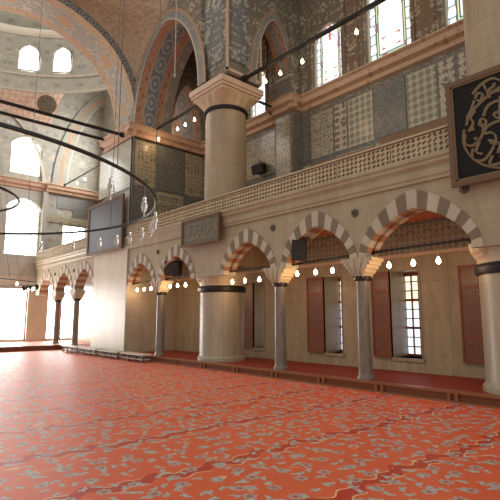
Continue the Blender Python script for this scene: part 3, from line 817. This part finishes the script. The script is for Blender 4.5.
m = MB().box(GX - .01, GX + .3, 20.4, 30, 9.9, 24); struct(m.build('wall_end_bay', 'paint_back_x', smooth=False), 'painted side wall of the far end bay', 'wall')
for i_, (ya_, yb_) in enumerate(((22.2, 24.2), (26., 28.))):  # glowing windows out of view, added to brighten the end bay
    t = thing('window_%d' % (30 + i_), (GX, (ya_ + yb_) / 2, 10.3), 'unseen glowing window added to light the far end bay, %s' % ('near one', 'far one')[i_], 'window', None, 'structure')
    pts_ = [(yb_, 10.3)] + arch_pts((ya_ + yb_) / 2, (yb_ - ya_) / 2, .9, 12.9, 16) + [(ya_, 10.3)]
    m = MB(); m.face([m.bm.verts.new((GX - .03, *p)) for p in pts_]); m.build('pane', 'pane_drum', t, False)
    m = MB(); m.tube([(GX - .05, *p) for p in pts_], .07, 6, True); m.build('window_frame', 'capstone', t)
def drum_window(n, th, wd, z0, z1, label):
    t = thing('window_%d' % n, cyl(th, z0, ar - .05), label, 'window', None, 'structure'); dt = wd / ar / 2
    m = MB(); k = 10
    top = arch_pts(0, 1, .55, z1 - .55, 20)
    poly = [(-1, z0)] + [(x, z) for x, z in reversed(top)] + [(1, z0)]
    vs = [m.bm.verts.new(cyl(th + x * dt, z, ar - .06)) for x, z in poly]
    m.face(vs, 0, [((x + 1) / 2, (z - z0) / 1.6) for x, z in poly]); m.build('pane', 'pane_drum', t, False)
    ring = [cyl(th + x * dt * 1.03, z, ar - .07) for x, z in poly]
    m = MB(); m.tube(ring, .06, 6, True); m.build('window_frame', 'backwall', t)
drum_window(13, math.asin((7.62 - ac) / ar), 1.12, 16.35, 17.95, 'small arched drum window, left of the pair')
drum_window(14, math.asin((9.22 - ac) / ar), 1.02, 16.35, 17.95, 'small arched drum window, right of the pair')
drum_window(15, math.asin((5.5 - ac) / ar), 1.12, 16.35, 17.95, 'small arched drum window outside the left edge')
for i, th_ in enumerate((-.02, -.28, -.54, -.80)): drum_window(20 + i, th_, 1.12, 16.35, 17.95, 'unseen drum window added to light the apse, number %s beyond the left edge' % ('two', 'three', 'four', 'five')[i])  # extra windows out of view, added as light for the apse

# stained windows of the gallery
def stained_window(n, q, label):
    ya, yb, za, zb, rise = q; W = yb - ya
    t = thing('window_%d' % n, (GX, (ya + yb) / 2, za), label, 'window', None, 'structure')
    k = (zb - za) / W
    m = MB(); m.grid(lambda u, v: (GX + .22, ya + W * u, za + (zb - za) * v), 1, 1, lambda u, v: (u, v * 1.75)); m.build('stained_pane', 'stained', t, False)
    f = MB(); o_ = arch_pts((ya + yb) / 2, W / 2, rise, zb - rise, 16); i_ = arch_pts((ya + yb) / 2, W / 2 - .07, rise - .07, zb - rise, 16)
    O_ = [(yb, za)] + o_ + [(ya, za)]; I_ = [(yb - .07, za)] + i_ + [(ya + .07, za)]
    for a, b, c, d in zip(O_, O_[1:], I_[1:], I_): f.prism([a, b, c, d], 'x', GX + .1, GX + .22)
    f.build('window_frame', 'capstone', t, False)
stained_window(16, gops[0], 'leaded stained window second from right on the gallery wall')
stained_window(17, gops[1], 'widest leaded stained window high on the gallery wall')
stained_window(18, gops[2], 'stained window partly hidden by the right column')
stained_window(19, gops[3], 'stained window seen through the painted cross arch')

# lintel from the big pillar to the aisle wall
m = MB().box(FX + .4, AX, 12.0, 13.3, 3.35, 4.5); struct(m.build('wall_cross_lintel', 'aisle_y', smooth=False), 'stone cross lintel behind the big round pillar', 'wall')

# =================================================================== COLUMNS
def big_pillar(yc, xc, label):
    t = thing('round_pillar', (xc, yc, .2), label, 'pillar'); r = .76
    MB().lathe([(r + .06, .2), (r + .06, .3), (r + .01, .36), (r, .42), (r, 2.46)], xc, yc, 48).build('shaft', 'drumlow', t)
    MB().lathe([(r - .02, 2.44), (r + .05, 2.46), (r + .07, 2.52), (r + .07, 2.60), (r + .02, 2.66), (r - .02, 2.68)], xc, yc, 48).build('collar', 'iron', t)
    m = MB(); n = 64; prof = [(2.66, .0), (2.76, .15), (2.80, .35), (2.86, .5), (2.9, .75), (3.0, .95), (3.08, 1.)]
    def f(u, v):
        i = v * (len(prof) - 1); k = min(int(i), len(prof) - 2); tt = i - k; z = prof[k][0] * (1 - tt) + prof[k + 1][0] * tt; w = prof[k][1] * (1 - tt) + prof[k + 1][1] * tt
        th = 2 * PI * u; ct, st = math.cos(th), math.sin(th); sq = .80 / max(abs(ct), abs(st)); rr = r * (1 - w) + min(sq, .93) * w + .025 * math.cos(24 * th) * (1 - abs(2 * w - 1))
        return (xc + rr * ct, yc + rr * st, z)
    m.grid(f, n, 12, None, True); m.build('capital', 'capital', t)
    return t
big_pillar(12.78, 10.07, 'massive round pillar with black collar below the framed grey panel')
big_pillar(3.35, 10.12, 'massive round pillar with black collar at the right edge')
def tall_column(yc, xc, label):
    t = thing('tall_column', (xc, yc, 4.9), label, 'column'); r = .76
    MB().lathe([(r + .12, 4.9), (r + .12, 5.0), (r + .02, 5.1), (r, 5.2), (r - .03, 8.86)], xc, yc, 56).build('shaft', 'drum', t)
    MB().lathe([(r - .04, 8.84), (r + .03, 8.86), (r + .05, 8.92), (r + .03, 8.98), (r - .03, 9.0)], xc, yc, 48).build('collar', 'iron', t)
    m = MB()
    def f(u, v):
        th = 2 * PI * u; ct, st = math.cos(th), math.sin(th); sq = .88 / max(abs(ct), abs(st)); w = v ** 1.3
        rr = (r - .02) * (1 - w) + min(sq, 1.16) * w + .03 * math.cos(16 * th) * math.sin(PI * v)
        return (xc + rr * ct, yc + rr * st, 8.98 + .46 * v)
    m.grid(f, 64, 12, None, True); m.build('capital', 'capital_warm', t)
    a = MB(); z = 9.40
    for d, h in ((.86, .12), (.92, .1), (.97, .2)): a.box(xc - d, xc + d, yc - d, yc + d, z, z + h); z += h + .002
    a.build('abacus', 'cornice_plain', t, False)
tall_column(12.74, 10.15, 'tall round honey coloured column rising through the gallery in the middle')
tall_column(3.33, 10.15, 'tall round stone column behind the black calligraphy panel')

def slender(yc, xc, label, r=.165, mat='granite'):
    t = thing('slender_column', (xc, yc, .2), label, 'column', 'slender granite columns of the arcade')
    MB().lathe([(r + .03, .2), (r + .03, .26), (r + .015, .29), (r, .32), (r, .38), (r * .93, 2.50)], xc, yc, 24).build('shaft', mat, t)
    MB().lathe([(r + .005, 2.47), (r + .045, 2.49), (r + .045, 2.57), (r + .0, 2.59)], xc, yc, 24).build('collar', 'iron', t)
    m = MB(); tiers = [(.19, .19), (.22, .25), (.24, .32), (.245, .39), (.25, .45)]; z = 2.585
    for i, (dx, dy) in enumerate(tiers):
        m.box(xc - dx, xc + dx, yc - dy + .02, yc + dy - .02, z, z + .085)
        for k in range(4):  # hanging stalactite teeth
            yy = yc - dy + (k + .5) * dy / 2
            m.prism([(yy - dy / 5, z + .085), (yy + dy / 5, z + .085), (yy, z - .03)], 'x', xc - dx - .02, xc + dx + .02)
        z += .082
    m.build('capital', 'capital', t, False)
CX = 9.43
slender(6.58, CX, 'slender granite column between the two rightmost arches')
slender(9.34, CX, 'slender granite column just right of the big round pillar')
slender(15.72, CX, 'slender granite column between the two narrow arches beside the pier')
slender(23.96, CX, 'dark slender column of the far arcade, nearest the pale pier', .15)
slender(26.64, CX, 'dark slender column of the far arcade against the bright window', .15)

# =================================================================== TIE RODS AND BULBS
rod_n = 0
def rod(a, b, label, r=.035, group='iron tie rods', cat='tie rod'):
    t = thing('tie_rod', a, label, cat, group)
    MB().tube([a, b], r, 8).build('bar', 'iron', t)
    d = (Vector(b) - Vector(a)).normalized()
    for p in (Vector(a), Vector(b)):
        s_ = 1 if p == Vector(a) else -1
        MB().tube([p, p + d * s_ * .12], r * 1.7, 8).build('clamp', 'iron', t)
    return t
proto = thing('hanging_bulb', (0, 0, 0), 'x', 'light bulb', 'lit bulbs hanging from tie rods')
MB().lathe([(.004, .18), (.010, .175), (.018, .13), (.018, .105)], 0, 0, 10).build('socket', 'cord', proto)
MB().lathe([(.016, .105), (.026, .085), (.043, .05), (.048, .02), (.042, -.015), (.022, -.035), (.004, -.04)], 0, 0, 14).build('bulb', 'bulb', proto.children[0])
MB().tube([(0, 0, .175), (0, 0, .40)], .006, 6).build('cord', 'cord', proto)
first = [True]
def bulb_at(x, y, z, label, light=0., col=(1, .56, .26)):
    if first[0]: o = proto; o.location = (x, y, z); o['label'] = label; first[0] = False
    else: o = copy_thing(proto, (x, y, z), label)
    if light:
        l = bpy.data.lights.new('bulb_light', 'POINT'); l.energy = light; l.color = col; l.shadow_soft_size = .06
        lo = bpy.data.objects.new('bulb_light', l); C.objects.link(lo); lo.location = (x, y, z - .12)
rods = [((CX, 3.9, 3.16), (CX, 6.35, 3.12), 'iron tie rod across the rightmost striped arch'),
        ((CX, 6.75, 3.12), (CX, 9.1, 3.04), 'iron tie rod across the arch with the big black speaker'),
        ((CX, 9.55, 3.08), (CX, 11.7, 3.06), 'iron tie rod across the arch beside the big round pillar'),
        ((CX, 13.5, 3.10), (CX, 15.5, 3.06), 'iron tie rod across the narrow arch left of the big pillar'),
        ((CX, 15.95, 3.06), (CX, 18.05, 3.02), 'iron tie rod across the narrow arch against the pale pier')]
for a, b, l in rods: rod(a, b, l, .03)
E0 = 7.
bl = [((5.85, 5.25, 4.68), 2.76, 'under the rightmost striped arch'), ((8.68, 8.03, 7.47), 2.76, 'in the arch with the big black speaker'),
      ((11.45, 10.85, 10.2), 2.70, 'in the arch beside the big round pillar'), ((15.1, 14.6, 14.08), 2.74, 'in the narrow arch left of the big pillar'),
      ((17.62, 17.05, 16.5), 2.72, 'in the narrow arch against the pale pier')]
for ys, z, l in bl:
    for yy, w in zip(ys, ('left', 'middle', 'right')): bulb_at(CX, yy, z, '%s one of three lit bulbs %s' % (w, l), 4. if yy > 17.5 else E0)
# upper tie rods
UX = 10.15
rod((UX, 11.75, 9.93), (UX, 4.2, 9.93), 'heavy iron tie bar running right from the tall column capital', .07)
rod((UX, 13.6, 9.93), (UX, 18.1, 9.93), 'heavy iron tie bar between the tall column and the tiled pier', .06)
rod((11.05, 12.4, 9.75), (12.5, 12.4, 9.75), 'short tie bar behind the tall column capital', .05)
for i, (yy, w) in enumerate(((10.65, 'first'), (9.95, 'second'), (9.0, 'third'), (7.0, 'fourth'))): bulb_at(UX, yy, 9.38, '%s lit bulb from the tall column on the bar running right' % w, 5.)
for yy, w in ((17.5, 'leftmost'), (15.98, 'second from left'), (15.4, 'third from left'), (14.75, 'rightmost')): bulb_at(UX, yy, 9.38, '%s lit bulb on the bar left of the tall column' % w, 5.)
# double tie beams of the great arch
rod((-3, 18.6, 9.62), (9.0, 18.6, 9.62), 'upper of the two long black beams across the apse', .075)
rod((-3, 20.3, 9.88), (9.2, 20.3, 9.88), 'lower of the two long black beams across the apse', .075)
rod((9.3, 26.3, 9.05), (9.3, 20.6, 9.05), 'thin tie bar from the end bay to the tiled pier', .04)
for yy, w in ((24.4, 'left'), (23.4, 'right')): bulb_at(9.3, yy, 8.72, '%s of two lit bulbs in the far bay left of the tiled pier' % w, 4.)

# =================================================================== CALLIGRAPHY PANELS
def panel(name, label, y0, y1, z0, z1, x, board, fw=.1, tilt=0.):
    t = thing(name, (x, (y0 + y1) / 2, z0), label, 'wall panel')
    MB().box(x - .02, x + .02, y0 + fw * .5, y1 - fw * .5, z0 + fw * .5, z1 - fw * .5).build('board', board, t, False)
    f = MB()
    for a, b, c, d in ((y0, y0 + fw, z0, z1), (y1 - fw, y1, z0, z1), (y0 + fw, y1 - fw, z0, z0 + fw), (y0 + fw, y1 - fw, z1 - fw, z1)): f.box(x - .06, x + .03, a, b, c, d)
    f.build('frame', 'panel_frame', t, False)
    fr_ = [c for c in t.children if c.name.split('.')[0] == 'frame'][0]
    f = MB(); q = fw; g = .035
    for a, b, c, d in ((y0 + q, y0 + q + g, z0 + q, z1 - q), (y1 - q - g, y1 - q, z0 + q, z1 - q), (y0 + q, y1 - q, z0 + q, z0 + q + g), (y0 + q, y1 - q, z1 - q - g, z1 - q)): f.box(x - .045, x - .02, a, b, c, d)
    f.build('inner_gilt_edge', 'gilt', fr_, False)
    return t
px_ = 8.94
t = panel('calligraphy_panel', 'big black square panel with gold round calligraphy on the right column', 1.90, 4.06, 4.13, 6.27, px_, 'board_black', .1)
def smooth2(P, k=6): return catmull(P, k)
cyy, czz = 2.84, 5.18; s_ = .96
strokes = [  # hand drawn letters, metres from the centre: +a to the left in view
    [(.95, .05), (.98, -.2), (.90, -.45), (.72, -.68), (.45, -.84), (.1, -.92), (-.3, -.90), (-.6, -.76)],
    [(.80, -.38), (.82, -.58), (.62, -.66), (.45, -.50), (.36, -.28), (.44, -.16), (.56, -.14), (.50, -.02), (.28, .02), (.08, -.08)],
    [(.93, -.05), (.95, -.22), (.80, -.32), (.62, -.18), (.58, .0), (.62, .10)],
    [(.66, .06), (.60, .16), (.52, .10), (.56, .0), (.66, .06)],
    [(.90, .12), (.82, .32), (.62, .48), (.36, .62), (.1, .70), (-.2, .72)],
    [(.70, .58), (.64, .70), (.54, .64), (.60, .54), (.70, .58), (.78, .42), (.88, .26)],
    [(.74, .72), (.55, .86), (.34, .90), (.18, .80), (.02, .84), (-.15, .96)],
    [(.52, .88), (.46, .70), (.30, .60)],
    [(.56, .20), (.46, .38), (.24, .42), (.10, .34), (.20, .22), (.36, .18), (.28, .08), (.04, .14), (-.2, .1)],
    [(.30, -.70), (.22, -.44), (.20, -.2), (.26, .1), (.22, .5)],
    [(.14, -.76), (.04, -.50), (-.04, -.36), (-.2, -.40), (-.26, -.6)],
    [(.0, .92), (-.04, .5), (-.02, .0), (.0, -.3)],
    [(-.12, .60), (-.16, .2), (-.12, -.2), (-.3, -.3), (-.46, -.14), (-.4, .04), (-.26, .0)],
    [(-.34, .84), (-.36, .4), (-.4, .1), (-.62, .0), (-.74, .18), (-.62, .3), (-.5, .2)],
    [(-.50, .72), (-.62, .5), (-.84, .42), (-.92, .2), (-.86, -.1), (-.94, -.3), (-.74, -.52), (-.5, -.44)],
    [(.86, -.02), (.76, .12), (.80, .26), (.70, .36)], [(.44, -.62), (.5, -.78), (.3, -.80), (.2, -.74)], [(.40, .52), (.44, .66), (.3, .74)], [(.66, -.28), (.74, -.46), (.62, -.54)],
    [(.12, .44), (.14, .62), (.28, .6)], [(.5, -.3), (.3, -.42), (.34, -.6)], [(.1, -.2), (.14, .0), (.1, .26)], [(-.08, .3), (.06, .4), (-.02, .56)],
    [(-.3, -.72), (-.5, -.66), (-.74, -.6), (-.84, -.4)]]
m = MB()
for i, P in enumerate(strokes): m.ribbon([(cyy + a * s_, czz + b * .98) for a, b in smooth2(P)], .030, px_ - .030 - i * .0011, px_ - .0205)
for a, b in ((.42, -.36), (.36, -.40), (.74, .0), (.3, .74), (-.08, -.56), (-.6, -.26), (-.24, .44), (.7, -.2)): m.box(px_ - .0585, px_ - .021, cyy + a - .028, cyy + a + .028, czz + b - .028, czz + b + .028)
m.build('gold_calligraphy', 'gilt', t.children[0], False)

t = panel('calligraphy_panel', 'brown framed grey calligraphy panel hung above the big round pillar', 11.5, 13.62, 4.0, 4.93, 8.95, 'board_grey', .07)
m = MB(); x0, x1 = 8.918, 8.929
rows = [[(.0, .0), (.06, -.12), (.18, -.16), (.28, -.06), (.26, .08)], [(.34, .28), (.36, .05), (.38, -.14), (.5, -.18), (.58, -.06)], [(.66, .30), (.66, -.05), (.72, -.16), (.86, -.14), (.9, .0), (.82, .06), (.76, -.02)],
        [(.98, .3), (1.0, .0), (1.06, -.16), (1.2, -.12)], [(1.18, .12), (1.3, .2), (1.4, .1), (1.36, -.1), (1.22, -.22), (1.08, -.24)], [(1.5, .3), (1.5, -.02), (1.56, -.16), (1.66, -.12)], [(.1, .2), (.4, .26), (.8, .22), (1.3, .3), (1.6, .24)], [(.05, -.24), (.4, -.28), (.9, -.24), (1.4, -.3), (1.68, -.24)]]
for i, P in enumerate(rows): m.ribbon([(13.45 - a, 4.48 + b) for a, b in smooth2(P, 5)], .022, x0 - i * .001, x1)
m.build('gold_lettering', 'gilt_dim', t.children[0], False)

t = panel('dark_glazed_panel', 'large blue grey glazed panel in brown frame on the pale pier', 18.15, 21.75, 4.5, 6.87, 8.95, 'board_slate', .11)

# discs on the arcade
for yy, zz, l in ((6.57, 4.09, 'round iron disc on the stone between the two rightmost arches'), (9.37, 4.13, 'round iron disc on the stone above the column beside the big pillar'), (15.66, 4.10, 'round iron disc between the two narrow arches'), (3.95, 4.14, 'round iron disc under the black calligraphy panel'), (23.96, 4.0, 'tiny iron disc between far arches nearest the pier'), (26.64, 4.0, 'tiny iron disc between the two farthest arches')):
    t = thing('iron_disc', (FX, yy, zz), l, 'iron disc', 'iron discs on the arcade')
    m = MB(); m.lathe([(.10, 0), (.10, .02), (.075, .035), (.02, .045)], 0, 0, 20)
    for v in m.bm.verts: v.co = Vector((FX - v.co.z, yy + v.co.x, zz + v.co.y))
    m.build('plate', 'disc', t)
    m = MB().box(FX - .06, FX - .04, yy - .02, yy + .02, zz - .02, zz + .02); m.build('bolt', 'iron', t, False)
# medallion in the apse
t = thing('painted_roundel', (8.66, 28.22, 14.36), 'dark round inscription medallion high in the apse', 'roundel')
m = MB(); m.lathe([(.56, 0), (.56, .04), (.5, .06), (.0001, .06)], 0, 0, 28)
cen, nrm = Vector((8.66, 28.22, 14.36)), Vector((-.45, -.75, -.35)).normalized()
e1 = nrm.cross(Vector((0, 0, 1))).normalized(); e2 = e1.cross(nrm)
for v in m.bm.verts: v.co = cen + e1 * v.co.x + e2 * v.co.y + nrm * v.co.z
m.build('disc', floral('dark medallion paint', 'y', 5., (.12, .09, .055), (.19, .15, .09), (.2, .15, .09), (.09, .07, .04), rand=.3), t)

# =================================================================== SPEAKERS
def speaker(loc, size, rz, rx, label, kind='box'):
    t = thing('loudspeaker', loc, label, 'loudspeaker')
    w, d, h = size
    m = MB(); m.prism([(-d / 2, -w / 2), (-d / 2, w / 2), (d / 2, w * .34), (d / 2, -w * .34)], 'z', -h / 2, h / 2)
    o = m.build('cabinet', 'speaker', t, False, off=(0, 0, 0)); o.location = (0, 0, 0); bv = o.modifiers.new('b', 'BEVEL'); bv.width = .015; bv.segments = 2
    m = MB().box(-d / 2 - .012, -d / 2, -w * .44, w * .44, -h * .46, h * .46); m.build('grille', 'mesh', o, False, off=(0, 0, 0)).location = (0, 0, 0)
    m = MB(); m.tube([(0, -w / 2 - .02, 0), (0, -w / 2 - .02, h / 2 + .06), (0, w / 2 + .02, h / 2 + .06), (0, w / 2 + .02, 0)], .012, 6); m.tube([(0, 0, h / 2 + .06), (d * .4, 0, h / 2 + .16)], .015, 6)
    m.build('bracket', 'iron', t, True, off=(0, 0, 0)).location = (0, 0, 0)
    t.rotation_euler = (rx, math.radians(-14), rz)
speaker((9.36, 8.48, 3.42), (.42, .36, .56), .5, .1, 'black loudspeaker on the tie rod of the arch right of the granite column')
speaker((9.52, 14.98, 3.46), (.62, .45, .56), .5, .12, 'dark loudspeaker in the narrow arch left of the big pillar')
speaker((12.79, 13.78, 7.72), (.68, .34, .38), .0, 0, 'small black loudspeaker high on the tiled gallery wall right of the tall column')

# =================================================================== BENCHES
for i, (yy, l) in enumerate(((16.25, 'nearest low pale bench in front of the pier'), (18.3, 'second low pale bench along the pier'), (20.3, 'third low pale bench along the pier'), (22.3, 'farthest low pale bench before the end platform'))):
    t = thing('low_bench', (8.7, yy, 0), l, 'bench', 'low benches along the pier')
    MB().box(8.52, 8.95, yy - .9, yy + .9, .25, .30).build('bench_top', 'bench_top', t, False)
    MB().box(8.56, 8.91, yy - .82, yy + .82, .10, .13).build('lower_shelf', 'bench_top', t, False)
    for sx in (8.55, 8.88):
        for sy in (-.84, -.28, .28, .80): MB().box(sx, sx + .04, yy + sy, yy + sy + .05, 0, .25).build('leg', 'bench_leg', t, False)

# =================================================================== CHANDELIERS
def circle(c, r, z, n=96): return [(c[0] + r * math.cos(2 * PI * i / n), c[1] + r * math.sin(2 * PI * i / n), z) for i in range(n)]
cc, cr, cz = (.95, 10.84), 4.60, 4.0
ch = thing('ring_chandelier', (cc[0], cc[1], cz), 'huge black iron ring chandelier hanging over the carpet at left', 'chandelier')
MB().tube(circle(cc, cr, cz, 128), .034, 8, True, .8).build('outer_ring', 'iron_grey', ch)
MB().tube(circle(cc, 1.86, cz, 72), .028, 8, True).build('inner_ring', 'iron_grey', ch)
for k in range(10):
    a = 2 * PI * k / 10 - 1.05; MB().tube([(cc[0] + 4.6 * math.cos(a), cc[1] + 4.6 * math.sin(a), cz), (cc[0] + 4.6 * math.cos(a), cc[1] + 4.6 * math.sin(a), 24.)], .0075, 5).build('suspension_wire', 'wire', ch)
# glass lamps under the ring
lampg = thing('glass_lamp', (0, 0, 0), 'x', 'glass lamp', 'glass lamps hanging from the ring chandelier')
MB().lathe([(.012, .20), (.04, .17), (.030, .13), (.055, .06), (.06, .0), (.045, -.06), (.018, -.11), (.012, -.135), (.02, -.15), (.003, -.165)], 0, 0, 16).build('glass_cup', 'lampglass', lampg)
MB().tube([(0, 0, .19), (0, 0, .42)], .005, 5).build('hanging_wire', 'wire_pale', lampg)
MB().lathe([(.010, .1), (.02, .07), (.014, .03), (.002, .02)], 0, 0, 8).build('filament_bulb', 'capstone', lampg.children[0])
lamps = [(-47, 'under the near side of the ring, leftmost in view'), (-32, 'under the near side of the ring, before the tiled pier'), (-25.5, 'against the tiled pier corner, under the near rim'), (-19, 'at the right end of the ring, upper one'), (-9, 'at the right end of the ring, beside the end of the rim'), (8, 'under the far rim against the striped narrow arch'),
         (0, 'at the right end of the ring, below the rim bend'), (17, 'under the far rim over the right edge of the dark panel'), (29, 'under the far rim against the middle of the dark panel'), (42, 'under the far rim left of the dark panel'), (58, 'under the far rim above the bright square window'), (-62, 'under the near rim at the picture edge')]
f1 = True
for a, l in lamps:
    a_ = math.radians(a); p = (cc[0] + cr * math.cos(a_), cc[1] + cr * math.sin(a_), cz - .42)
    if f1: lampg.location = p; lampg['label'] = 'clear glass lamp ' + l; f1 = False
    else: copy_thing(lampg, p, 'clear glass lamp ' + l)
# distant ring
dc, dr_, dz = (4.6, 25.0), 3.0, 3.26
ch = thing('ring_chandelier', (dc[0], dc[1], dz), 'distant thin ring chandelier before the bright ground windows', 'chandelier')
MB().tube(circle(dc, dr_, dz, 72), .03, 6, True).build('outer_ring', 'iron_grey', ch)
for k in range(4): a = PI / 2 * k + .4; MB().tube([(dc[0] + dr_ * math.cos(a), dc[1] + dr_ * math.sin(a), dz), (dc[0], dc[1], 14.)], .008, 5).build('suspension_wire', 'wire', ch)
for k in range(6): a = -.25 + k * .12; MB().lathe([(.02, 2.96), (.1, 3.02), (.12, 3.1), (.1, 3.2), (.02, 3.26)], dc[0] + dr_ * math.cos(a), dc[1] + dr_ * math.sin(a), 10).build('dark_lamp_holder', 'iron', ch)
for k, (a, l) in enumerate(((-.3, 'nearest'), (-.1, 'second'), (.12, 'third'), (.34, 'fourth'), (-1.5, 'left'), (-1.0, 'middle'))):
    bulb_at(dc[0] + (dr_ - .12) * math.cos(a), dc[1] + (dr_ - .12) * math.sin(a), 2.98 + (.1 if k > 3 else 0), '%s lit bulb on the distant ring chandelier, counted %s' % (l, 'around its right end' if k < 4 else 'along its near rim'), 0.)
# long pale cord and wires from the dome
for x_, y_, zt, zb, mt, l in ((5.2, 8.35, 20, 6.9, 'wire_pale', 'pale rope hanging in front of the tall painted arch'),):
    t = thing('hanging_rope', (x_, y_, zb), l, 'rope'); MB().tube([(x_, y_, zb), (x_, y_, zt)], .012, 6).build('strand', mt, t)
    MB().lathe([(.003, zb - .06), (.03, zb - .04), (.03, zb), (.01, zb + .04)], x_, y_, 10).build('weight', mt, t)

# =================================================================== LIGHT
w = bpy.data.worlds.new('World'); sc.world = w; w.use_nodes = True
bg = w.node_tree.nodes['Background']; bg.inputs[0].default_value = (.98, .94, .83, 1); bg.inputs[1].default_value = .74
# daylight that comes in by the end windows
def area(name, loc, rot, sx, sy, e, c):
    l = bpy.data.lights.new(name, 'AREA'); l.shape = 'RECTANGLE'; l.size = sx; l.size_y = sy; l.energy = e; l.color = c
    o = bpy.data.objects.new(name, l); C.objects.link(o); o.location = loc; o.rotation_euler = rot
    return o
# =================================================================== CAMERA
cd = bpy.data.cameras.new('camera'); cam = bpy.data.objects.new('camera', cd); C.objects.link(cam)
F = 470.; cd.sensor_width = 36; cd.lens = 36 * F / 500
cam.location = (0, 0, 1.6)
cam.rotation_euler = (PI / 2 + math.atan(68 / F), 0, -math.atan(422 / 475.))
sc.camera = cam
sc.view_settings.view_transform = 'Standard'; sc.view_settings.look = 'None'; sc.view_settings.gamma = 1; sc.view_settings.exposure = 0.0
